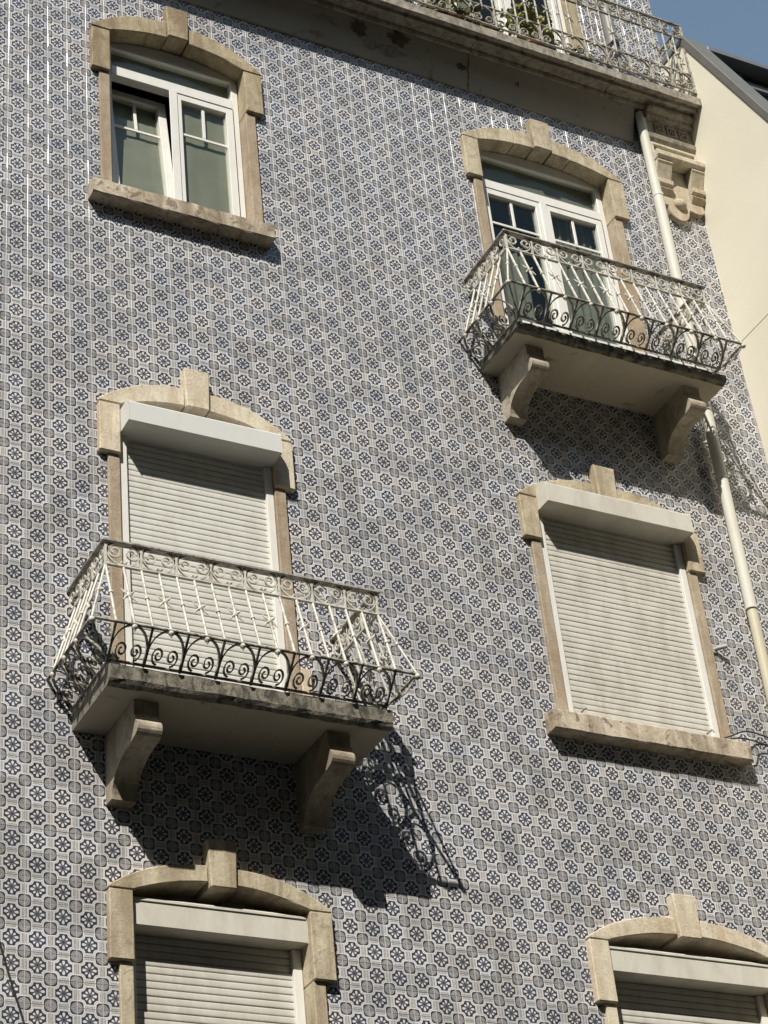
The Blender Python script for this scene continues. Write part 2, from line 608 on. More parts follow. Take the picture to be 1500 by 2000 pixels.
# ================================================================== the street
me = bpy.data.meshes.new('street')
bm = bmesh.new()
S = 1500
vs = [bm.verts.new(c) for c in ((-S, -S, -0.13), (S, -S, -0.13), (S, S, -0.13), (-S, S, -0.13))]
bm.faces.new(vs)
bm.to_mesh(me)
bm.free()
tag(link('street', me, 'asphalt'), 'dark asphalt street in front of the tiled building', kind='structure')
tag(link('pavement', box('pavement', -60, 60, -2.6, 0.3, -0.12, 0.0, 0.01), 'paving'), 'pale stone pavement along the building', kind='structure')
tag(link('pavement', box('pavement', -60, 60, -16, -7.2, -0.12, 0.0, 0.01), 'paving'), 'pale stone pavement across the street', kind='structure')

# ================================================================== the tiled building
B = empty('tiled_apartment_building')
tag(B, 'apartment building clad in blue grey patterned tiles with iron balconies and stone window surrounds', 'building')


# backing wall with openings
def wall_mesh():
    holes = []
    for w in WIN.values():
        hf = (w['c'][1] - w['c'][0]) / 2
        oc, cn = w['K'] - 0.152, w['zj'] + 0.015
        za = oc - (oc - cn) * ((hf + 0.03) / (hf + 0.137)) ** 2.6 - 0.012
        holes.append((w['c'][0] - 0.03, w['c'][1] + 0.03, w['zb'] - 0.03, za))
        holes.append((w['c'][0] + 0.12, w['c'][1] - 0.12, za - 0.05, w['crown'] + 0.04))
    holes.append((3.866, XR + 1, 13.93, ZTOP + 1))
    xs = sorted({XL, XR, 3.866} | {h[0] for h in holes[:-1]} | {h[1] for h in holes[:-1]})
    zs = sorted({0.0, ZTOP, 13.93} | {h[2] for h in holes[:-1]} | {h[3] for h in holes[:-1]})
    bm = bmesh.new()
    def solid(i, j):
        if i < 0 or j < 0 or i >= len(xs) - 1 or j >= len(zs) - 1: return False
        cx, cz = (xs[i] + xs[i + 1]) / 2, (zs[j] + zs[j + 1]) / 2
        return not any(h[0] < cx < h[1] and h[2] < cz < h[3] for h in holes)
    V = {}
    def v(i, j, k):
        if (i, j, k) not in V:
            V[(i, j, k)] = bm.verts.new((xs[i], (0.0003, 0.26)[k], zs[j]))
        return V[(i, j, k)]
    for i in range(len(xs) - 1):
        for j in range(len(zs) - 1):
            if not solid(i, j): continue
            bm.faces.new((v(i, j, 0), v(i + 1, j, 0), v(i + 1, j + 1, 0), v(i, j + 1, 0)))
            bm.faces.new((v(i, j, 1), v(i, j + 1, 1), v(i + 1, j + 1, 1), v(i + 1, j, 1)))
            if not solid(i - 1, j): bm.faces.new((v(i, j, 0), v(i, j + 1, 0), v(i, j + 1, 1), v(i, j, 1)))
            if not solid(i + 1, j): bm.faces.new((v(i + 1, j, 0), v(i + 1, j, 1), v(i + 1, j + 1, 1), v(i + 1, j + 1, 0)))
            if not solid(i, j - 1): bm.faces.new((v(i, j, 0), v(i, j, 1), v(i + 1, j, 1), v(i + 1, j, 0)))
            if not solid(i, j + 1): bm.faces.new((v(i, j + 1, 0), v(i + 1, j + 1, 0), v(i + 1, j + 1, 1), v(i, j + 1, 1)))
    return finish(bm, 'wall'), holes


wm, HOLES = wall_mesh()
WALL = link('wall', wm, 'grout', B)
link('side_wall', box('side_wall', 3.63, 3.860, 0.262, 8, 0, ZTOP, 0), 'grout', B)
link('side_wall', box('side_wall', XL, XL + 0.23, 0.262, 8, 0, ZTOP, 0), 'grout', B)
link('roof', prism('roof', [(-0.35, ZTOP), (8.2, ZTOP), (8.2, ZTOP + .2), (3.9, ZTOP + 1.9), (-0.35, ZTOP + .2)], 'x', XL, 3.866, 0), 'roof_red', B)
link('plinth', box('plinth', XL, XR, -0.06, 0.0, 0, 0.9, 0.01), 'stone_mid', B)


# ---- tiles: each is a bevelled plate; unit tile in local coordinates, corner at (0,0)
GAP = 0.0011
YF, YM, YB = -0.00195, -0.00166, -0.0012
BX1, BX2, BZ = 0.00058, 0.00112, 0.0006
def tile_geo(x0, x1, z0, z1, u0=0.0, u1=1.0, v0=0.0, v1=1.0, tilt=(0, 0), dy=0.0):
    """plate with rounded vertical edges; columns of vertices left to right, two facets per side"""
    L, R = x0 + GAP, x1 - GAP
    zb, zt = z0 + GAP, z1 - GAP
    cols = [(L, YB, 0), (L + BX1, YM, 1), (L + BX2, YF, 1), (R - BX2, YF, 1), (R - BX1, YM, 1), (R, YB, 0)]
    cx, cz = (x0 + x1) / 2, (z0 + z1) / 2
    vs, uv = [], []
    def V(x, y, z):
        vs.append((x, y + dy + (x - cx) * tilt[0] + (z - cz) * tilt[1], z))
        uv.append((u0 + (u1 - u0) * (x - x0) / (x1 - x0), v0 + (v1 - v0) * (z - z0) / (z1 - z0)))
    for x, y, k in cols:
        V(x, y, zb + BZ * k); V(x, y, zt - BZ * k)
    V(L, YB, zb); V(R, YB, zb); V(R, YB, zt); V(L, YB, zt)
    fs = [(2 * i, 2 * i + 2, 2 * i + 3, 2 * i + 1) for i in range(5)]
    fs += [(0, 10, 8, 6, 4, 2), (1, 3, 5, 7, 9, 11)]
    return vs[:12], fs, uv[:12]


def tiles_mesh(name, geos, rnds):
    V, F, UV, R = [], [], [], []
    for (vs, fs, uv), r in zip(geos, rnds):
        o = len(V)
        V += vs
        for f in fs:
            F.append(tuple(i + o for i in f))
            UV += [uv[i] for i in f]
            R.append(r)
    me = bpy.data.meshes.new(name)
    me.from_pydata(V, [], F)
    l = me.uv_layers.new(name='UVMap')
    flat = [c for p in UV for c in p]
    l.data.foreach_set('uv', flat)
    a = me.attributes.new('rnd', 'FLOAT', 'FACE')
    a.data.foreach_set('value', R)
    me.update()
    return me


def project(p):
    d = Vector(p) - cam.matrix_world.translation
    x, y, z = d.dot(_r), d.dot(_u), -d.dot(_b)
    k = cd.lens / 36.0 * 768
    return 384 + k * x / z, 512 - k * y / z, z


TH = [(h[0] + 0.008, h[1] - 0.008, h[2] + 0.008, h[3] - 0.008) for h in HOLES]
whole, cut = [], []
i0 = math.floor((XL) / T); i1 = math.ceil(XR / T)
j0 = math.floor((0.9 - Z0) / TZ); j1 = math.ceil((ZTOP - Z0) / TZ)
for i in range(i0, i1):
    for j in range(j0, j1):
        x0, x1 = i * T, (i + 1) * T
        z0, z1 = Z0 + j * TZ, Z0 + (j + 1) * TZ
        rects = [(max(x0, XL), min(x1, XR if z0 < 13.9 else 3.863), max(z0, 0.9), min(z1, ZTOP))]
        for h in TH:
            new = []
            for a, b, c, d in rects:
                if b <= h[0] or a >= h[1] or d <= h[2] or c >= h[3]:
                    new.append((a, b, c, d)); continue
                if a < h[0]: new.append((a, h[0], c, d))
                if b > h[1]: new.append((h[1], b, c, d))
                aa, bb = max(a, h[0]), min(b, h[1])
                if c < h[2]: new.append((aa, bb, c, h[2]))
                if d > h[3]: new.append((aa, bb, h[3], d))
            rects = new
        for a, b, c, d in rects:
            if b - a < 0.012 or d - c < 0.012: continue
            if abs(b - a - T) < 1e-5 and abs(d - c - TZ) < 1e-5:
                whole.append((i, j, a, c))
            else:
                cut.append((a, b, c, d, (a - x0) / T, (b - x0) / T, (c - z0) / TZ, (d - z0) / TZ))


def covered(x, z):
    """tile centre hidden behind stone surround, shutter or balcony"""
    for w in WIN.values():
        if w['c'][0] - 0.17 < x < w['c'][1] + 0.17 and w['zb'] - 0.2 < z < w['K'] - 0.1: return True
    px, pz = 0, 0
    return False


ranked = []
for q in whole:
    cx, cz = q[2] + T / 2, q[3] + TZ / 2
    px, py, d = project((cx, 0, cz))
    ins = 12 < px < 756 and 12 < py < 1012
    # balconies hide what is behind them
    hid = (70 < px < 425 and 540 < py < 830) or covered(cx, cz)
    ranked.append((0 if (ins and not hid) else 1, d, q))
ranked.sort(key=lambda e: (e[0], e[1]))
single = [e[2] for e in ranked[:300]]
rest = [e[2] for e in ranked[300:]]
# a few dozen tile plates shared by the single tiles
protos = []
for k in range(30):
    tl = (random.uniform(-.006, .006), max(-.009, min(.009, random.gauss(0, .006))))
    protos.append(tiles_mesh('tile', [tile_geo(0, T, 0, TZ, tilt=tl, dy=random.uniform(-.0003, .0003))], [random.random()]))
    protos[-1].materials.append(MT['tile'])
for q in single:
    link('tile', random.choice(protos), None, WALL, (q[2] + random.uniform(-.0005, .0005), 0, q[3] + random.uniform(-.0005, .0005)))
geos, rn = [], []
for q in rest:
    jx, jz = random.uniform(-.0005, .0005), random.uniform(-.0005, .0005)
    geos.append(tile_geo(q[2] + jx, q[2] + T + jx, q[3] + jz, q[3] + TZ + jz, tilt=(random.uniform(-.006, .006), max(-.009, min(.009, random.gauss(0, .006)))), dy=random.uniform(-.0003, .0003)))
    rn.append(random.random())
for a, b, c, d, u0, u1, v0, v1 in cut:
    geos.append(tile_geo(a, b, c, d, u0, u1, v0, v1, tilt=(random.uniform(-.004, .004), 0)))
    rn.append(random.random())
tf = link('tile_field', tiles_mesh('tile_field', geos, rn), 'tile', WALL)
tf['kind'] = 'stuff'


# ---- stone window surrounds
def arc_pts(xa, xb, za, zb, n=8, pw=2.0, xc=None, half=None):
    """points of z(x) = crown - drop*((x-xc)/half)^pw between xa and xb"""
    crown, drop = za, zb
    return [(x, crown - drop * (abs(x - xc) / half) ** pw) for x in [xa + (xb - xa) * i / n for i in range(n + 1)]]


def surround(wk, sill=None, joints=(), keyproud=0.075):
    w = WIN[wk]
    x0, x1 = w['c']
    xc, half = (x0 + x1) / 2, (x1 - x0) / 2
    K, zj, crown, ear = w['K'], w['zj'], w['crown'], w['ear']
    g = empty('window_surround', B)
    E_ = 0.137
    kw1, kw0 = 0.088, 0.076
    yb = 0.15
    yf = -0.048
    ho = half + E_
    oc = K - 0.152
    corner = zj + 0.015
    od = oc - corner
    for s in (-1, 1):
        def X(v): return xc + s * v
        bounds = [kw0 + (0.011 if s > 0 else 0.007)] + list(joints) + [ho]
        for bi in range(len(bounds) - 1):
            a, b = bounds[bi] + (0.0015 if bi else 0), bounds[bi + 1] - (0.0015 if bi < len(bounds) - 2 else 0)
            n = 7
            outer, inner = [], []
            for i in range(n + 1):
                v = a + (b - a) * i / n
                outer.append((X(v), oc - od * (v / ho) ** 2.6))
                if v <= half:
                    inner.append((X(v), crown - (crown - zj) * (v / half) ** 2.2))
            if b > half:
                inner.append((X(half), zj))
                inner.append((X(ho), zj))
            # drop duplicates
            poly = outer + list(reversed(inner))
            cl = []
            for p in poly:
                if not cl or (abs(p[0] - cl[-1][0]) + abs(p[1] - cl[-1][1])) > 0.004: cl.append(p)
            me = prism('arch_stone', cl, 'y', yf - random.uniform(0, .004), yb, 0.005, 1, 0.0012)
            link('arch_stone', me, w['mat'], g)
        # ear, wider than the jamb below it
        me = box('ear_stone', X(half), X(ho), yf - 0.001, yb, ear, zj - 0.004, 0.006, 1, 0.0012)
        link('ear_stone', me, w['mat'], g)
        me = box('jamb_stone', X(half), X(half + 0.077), -0.026, yb, w['zb'] + 0.001, ear - 0.002, 0.005, 1, 0.001)
        link('jamb_stone', me, 'stone_jamb' if wk in ('W1', 'W2', 'W3', 'W4') else w['mat'], g)
    zk0 = K - 0.305 if wk in ('W1', 'W2', 'W3') else K - 0.285
    poly = [(xc - kw1, K), (xc + kw1, K), (xc + kw0, zk0), (xc - kw0, zk0)]
    link('keystone', prism('keystone', poly, 'y', -keyproud, yb, 0.006, 1, 0.0015), w['mat'], g)
    if sill:
        sx0, sx1, z0, z1, yfr = sill
        bm = bmesh.new()
        n = 18
        prof = [(0.15, z0 + 0.02), (0.15, z1 + 0.012), (-0.03, z1 + 0.004), (yfr + 0.008, z1 - 0.001), (yfr, z1 - 0.009), (yfr, z0 + 0.06), (yfr, z0 + 0.009), (yfr + 0.008, z0), (0.0, z0 + 0.002)]
        rings = []
        for i in range(n + 1):
            x = sx0 + (sx1 - sx0) * i / n
            rings.append([bm.verts.new((x, p[0] + random.uniform(-.0025, .0025) * (p[0] < 0), p[1] + random.uniform(-.0025, .0025))) for p in prof])
        for i in range(n):
            for k in range(len(prof)):
                k2 = (k + 1) % len(prof)
                bm.faces.new((rings[i][k], rings[i][k2], rings[i + 1][k2], rings[i + 1][k]))
        bm.faces.new(rings[0]); bm.faces.new(list(reversed(rings[-1])))
        link('sill', finish(bm, 'sill'), 'stone_sill', g)
    return g


tag(surround('W1', sill=(-1.405, -0.085, 11.285, 11.415, -0.105)), 'brown limestone surround of the upper left window with a blotched sill')
tag(surround('W2', joints=(0.255,)), 'cracked limestone surround round the upper right balcony door')
tag(surround('W3'), 'pale limestone surround round the shuttered balcony door')
g3 = [o for o in B.children if o.name.startswith('window_surround')][-1]
link('jamb_base', box('jamb_base', -0.1225, -0.055, -0.034, 0.10, 7.402, 7.925, 0.006, 1, 0.001), 'stone_pale', g3)
tag(surround('W4', sill=(1.585, 3.105, 7.765, 7.905, -0.105), keyproud=0.07), 'limestone surround of the shuttered right window with a stained sill')
tag(surround('W5', sill=(-1.405, -0.065, 4.47, 4.60, -0.105)), 'limestone surround with a large keystone at the bottom left window')
tag(surround('W6', sill=(1.585, 3.105, 4.47, 4.60, -0.105)), 'pale limestone surround in the bottom right corner')
tag(surround('W7'), 'stone surround of the balcony door above the cornice')


# ---- white casement windows and doors
def frame_rect(name, x0, x1, z0, z1, wdt, y0, y1, mat, parent, bev=0.003):
    """rectangular ring with mitred corners"""
    bm = bmesh.new()
    o = [(x0, z0), (x1, z0), (x1, z1), (x0, z1)]
    i = [(x0 + wdt, z0 + wdt), (x1 - wdt, z0 + wdt), (x1 - wdt, z1 - wdt), (x0 + wdt, z1 - wdt)]
    vo = [[bm.verts.new((p[0], y, p[1])) for p in o] for y in (y0, y1)]
    vi = [[bm.verts.new((p[0], y, p[1])) for p in i] for y in (y0, y1)]
    for k in range(4):
        n = (k + 1) % 4
        bm.faces.new((vo[0][k], vo[0][n], vi[0][n], vi[0][k]))
        bm.faces.new((vo[1][k], vi[1][k], vi[1][n], vo[1][n]))
        bm.faces.new((vo[0][k], vo[1][k], vo[1][n], vo[0][n]))
        bm.faces.new((vi[0][k], vi[0][n], vi[1][n], vi[1][k]))
    bevel_sharp(bm, bev)
    return link(name, finish(bm, name), mat, parent)


def room(x0, x1, z0, z1, parent, y0=0.312, y1=1.5):
    bm = bmesh.new()
    a = [(x0 - .4, z0 - .1), (x1 + .4, z0 - .1), (x1 + .4, z1 + .1), (x0 - .4, z1 + .1)]
    f = [bm.verts.new((p[0], y0, p[1])) for p in a]
    b = [bm.verts.new((p[0], y1, p[1])) for p in a]
    bm.faces.new(b)
    for k in range(4):
        n = (k + 1) % 4
        bm.faces.new((f[k], f[n], b[n], b[k]))
    me = bpy.data.meshes.new('room_interior')
    bm.to_mesh(me)
    bm.free()
    link('room_interior', me, 'room', parent)


def drape(name, x0, x1, z0, z1, y, mat, parent, folds=9, slope=0.0, amp=0.014):
    bm = bmesh.new()
    n = folds * 6
    lo, hi = [], []
    for i in range(n + 1):
        t = i / n
        x = x0 + (x1 - x0) * t
        yy = y + amp * math.sin(t * folds * 2 * math.pi + 0.9 * math.sin(t * 7)) + amp * 0.35 * math.sin(t * 23)
        lo.append(bm.verts.new((x + slope, yy, z0)))
        hi.append(bm.verts.new((x, yy, z1)))
    for i in range(n):
        bm.faces.new((lo[i], lo[i + 1], hi[i + 1], hi[i]))
    me = finish(bm, name, True)
    return link(name, me, mat, parent)


def casement(wk, transom, zbar, tilt_left=0.0, glass='glass', blind=True, label=''):
    """white frame, arched toplight and two sashes; glass near y = 0.16"""
    w = WIN[wk]
    x0, x1 = w['c'][0] + 0.004, w['c'][1] - 0.004
    zb, zj, crown = w['zb'] + 0.004, w['zj'], w['crown'] - 0.006
    xc, half = (x0 + x1) / 2, (x1 - x0) / 2
    g = empty('window', B)
    tag(g, label)
    y0, y1 = 0.128, 0.192
    f = 0.05
    z_t0, z_t1 = transom
    # outer frame pieces
    link('frame_post', box('frame_post', x0, x0 + f, y0, y1, zb, zj - 0.027), 'upvc', g)
    link('frame_post', box('frame_post', x1 - f, x1, y0, y1, zb, zj - 0.027), 'upvc', g)
    link('frame_bottom', box('frame_bottom', x0 + f, x1 - f, y0 + .001, y1, zb, zb + 0.045), 'upvc', g)
    link('transom', box('transom', x0 + f, x1 - f, y0 - 0.006, y1, z_t0, z_t1), 'upvc', g)
    # arched head
    n = 14
    top = [(x0 + (x1 - x0) * i / n) for i in range(n + 1)]
    def az(x, k=0.0): return crown - k - (crown - zj) * (abs(x - xc) / half) ** 2.2
    poly = [(x, az(x)) for x in top] + [(x1, zj - 0.025), (x0, zj - 0.025)]
    link('arched_head', prism('arched_head', poly, 'y', y0 + .002, y1, 0.003), 'upvc', g)
    # toplight pane
    link('pane', box('pane', x0 + f - .01, x1 - f + .01, 0.160, 0.166, z_t1 - .01, az(xc, 0.05), 0), glass, g)
    if blind:
        link('blind', box('blind', x0 + f - .005, x1 - f + .005, 0.186, 0.189, z_t1 - .012, az(xc, 0.03), 0), 'blind', g)
    # sashes
    m = 0.034
    for k, (a, b) in enumerate(((x0 + f - 0.012, xc - 0.004), (xc + 0.004, x1 - f + 0.012))):
        piv = zb + 0.04
        s = empty('sash', g, (0, 0.15, piv)) if False else None
        sub = []
        z0s, z1s = zb + 0.036, z_t0 + 0.006
        sw = 0.062
        sub.append(frame_rect('sash_frame', a, b, z0s, z1s, sw, 0.140 - .012, 0.198 - .012, 'upvc', g))
        ia, ib, iz0, iz1 = a + sw, b - sw, z0s + sw, z1s - sw
        sub.append(link('pane', box('pane', ia - .006, ib + .006, 0.158, 0.164, iz0 - .006, iz1 + .006, 0), glass, g))
        # glazing bars set on the glass
        hb = zbar
        mid = (ia + ib) / 2
        sub.append(link('glazing_bar', box('glazing_bar', ia, ib, 0.147, 0.1575, hb - 0.0115, hb + 0.0115, 0.002), 'upvc', g))
        sub.append(link('glazing_bar', box('glazing_bar', mid - 0.0115, mid + 0.0115, 0.1465, 0.1575, hb + 0.0117, iz1, 0.002), 'upvc', g))
        if blind:
            sub.append(drape('blind', ia - .004, ib + .004, iz0 - .004, iz1 + .004, 0.186, 'blind', g, 3, amp=0.0012))
        if k == 0 and tilt_left:
            R = Matrix.Translation((0, 0.19, z0s)) @ Matrix.Rotation(-tilt_left, 4, 'X') @ Matrix.Translation((0, -0.19, -z0s))
            for o in sub: o.data.transform(R)
    # mullion strip between the sashes (fixed to the right sash) and behind a tilted one
    link('meeting_strip', box('meeting_strip', xc - 0.03, xc + 0.03, y0 - 0.012, y0 - 0.0015, zb + 0.046, z_t0 - 0.002), 'upvc', g)
    room(x0, x1, zb, crown, g)
    g.location.y = -0.05
    return g


casement('W1', (12.635, 12.725), 12.265, tilt_left=math.radians(6.5), label='white upper left window with its left sash tilted open')
g2 = casement('W2', (12.60, 12.685), 12.27, glass='glass_dark', blind=False, label='white glazed balcony door with green curtain')
link('blind', box('blind', RC[0] + .05, RC[1] - .05, 0.186, 0.189, 12.675, 13.02, 0), 'blind', g2)
drape('curtain', 2.45, 2.92, 10.8, 12.62, 0.245, 'curtain', g2, 7)
drape('curtain', 1.83, 2.20, 10.8, 12.1, 0.245, 'curtain', g2, 5)
g7 = casement('W7', (15.75, 15.85), 15.35, glass='glass_dark', blind=False, label='white glazed door on the terrace above the cornice')
drape('curtain', 1.84, 2.12, 14.0, 15.7, 0.245, 'curtain', g7, 4)


# ---- roller shutters
def slat_mesh(x0, x1, pitch):
    prof = [(0.005, 0.0), (-0.0014, 0.0008), (-0.0026, 0.0050), (-0.0030, 0.0130), (-0.0030, 0.0230), (-0.0025, 0.0300), (-0.0012, 0.0352), (0.007, 0.0364), (0.007, pitch + 0.002), (0.009, pitch + 0.002), (0.009, 0.0)]
    bm = bmesh.new()
    add_prism(bm, prof, 'x', x0, x1)
    me = finish(bm, 'slat')
    for p in me.polygons:
        p.use_smooth = False
    return me


def shutter(wk, box_z, box_y, slat_y, guide_w, mat, boxmat, zbot, label, box_back=0.10, lip=True, box_x=None):
    w = WIN[wk]
    x0, x1 = w['c'][0] + 0.003, w['c'][1] - 0.003
    g = empty('roller_shutter', B)
    tag(g, label)
    bx0, bx1 = box_x or (x0, x1)
    zb0, zb1 = box_z
    # box: folded sheet with chamfered top
    poly = [(box_y, zb0), (box_y, zb1 - 0.02), (box_y + 0.02, zb1), (box_back, zb1 + 0.004), (box_back, zb0)]
    link('shutter_box', prism('shutter_box', poly, 'x', bx0, bx1, 0.003), boxmat, g)
    for a, b in ((bx0 - 0.004, bx0 - 0.0002), (bx1 + 0.0002, bx1 + 0.004)):
        poly2 = [(p[0] - (0.004 if p[0] < 0.05 and p[0] < box_y + .1 else 0), p[1] + (0.003 if p[1] > zb0 + .02 else -0.003)) for p in poly]
        link('end_cap', prism('end_cap', poly2, 'x', a, b, 0.001), boxmat, g)
    if box_y > -0.1:
        link('box_ridge', box('box_ridge', bx0 + .001, bx1 - .001, box_y - 0.007, box_y - 0.0005, zb1 - 0.034, zb1 - 0.018, 0.002), boxmat, g)
    gy = slat_y - 0.028
    for a, b in ((x0, x0 + guide_w), (x1 - guide_w, x1)):
        link('guide_rail', box('guide_rail', a, b, gy, slat_y + 0.03, zbot, zb0 - 0.002, 0.003), 'upvc', g)
    sm = slat_mesh(x0 + guide_w - 0.004, x1 - guide_w + 0.004, 0.0418)
    sm.materials.append(MT[mat])
    z = zbot + 0.05
    while z < zb0 + 0.03:
        link('slat', sm, None, g, (random.uniform(-.001, .001), slat_y + random.uniform(-.0012, .0012), z))
        z += 0.0418
    link('bottom_bar', box('bottom_bar', x0 + guide_w - .003, x1 - guide_w + .003, slat_y - 0.012, slat_y + 0.012, zbot + 0.002, zbot + 0.049, 0.003), mat, g)
    return g


sh3 = shutter('W3', (9.392, 9.555), -0.172, 0.02, 0.05, 'shutter', 'box_white', 7.402, 'closed cream roller shutter behind the lower balcony', box_x=(-1.229, -0.207))
link('back_strip', box('back_strip', -1.205, -0.30, -0.056, -0.0485, 9.50, 9.605, 0.002), 'upvc', sh3)
sh4 = shutter('W4', (9.493, 9.66), -0.168, 0.02, 0.05, 'shutter_dirty', 'box_dirty', 7.925, 'closed cream roller shutter above the stained right sill', box_x=(1.770, 2.952))
for hx in (1.885, 2.86):
    bm = bmesh.new()
    add_tube(bm, [(hx, 0.01, 7.985), (hx, -0.05, 7.985), (hx + .01, -0.055, 7.965)], 0.007, sides=6)
    link('stop_peg', finish(bm, 'stop_peg'), 'grey_plastic', sh4)
shutter('W5', (6.178, 6.348), -0.004, 0.115, 0.055, 'shutter_dirty', 'box_dirty', 4.62, 'cream roller shutter of the bottom left window', box_back=0.14)
sh6 = shutter('W6', (6.215, 6.385), -0.020, 0.115, 0.05, 'shutter_dirty', 'box_dirty', 4.62, 'cream roller shutter of the bottom right window', box_back=0.14, box_x=(1.772, 2.948))
for wk in ('W3', 'W4', 'W5', 'W6'):
    w = WIN[wk]
    gk = empty('window_recess', B)
    link('recess_back', box('recess_back', w['c'][0] - .02, w['c'][1] + .02, 0.155, 0.258, w['zb'] - .02, w['crown'] + .03, 0), 'cove', gk)


# ---- wrought iron railing, local origin at the left wall end of the top rail
def spiral(cx, cz, r0, r1, a0, turns, n=20):
    out = []
    for i in range(n + 1):
        t = i / n
        a = a0 + turns * 2 * math.pi * t
        r = r0 + (r1 - r0) * t
        out.append((cx + r * math.cos(a), cz + r * math.sin(a)))
    return out


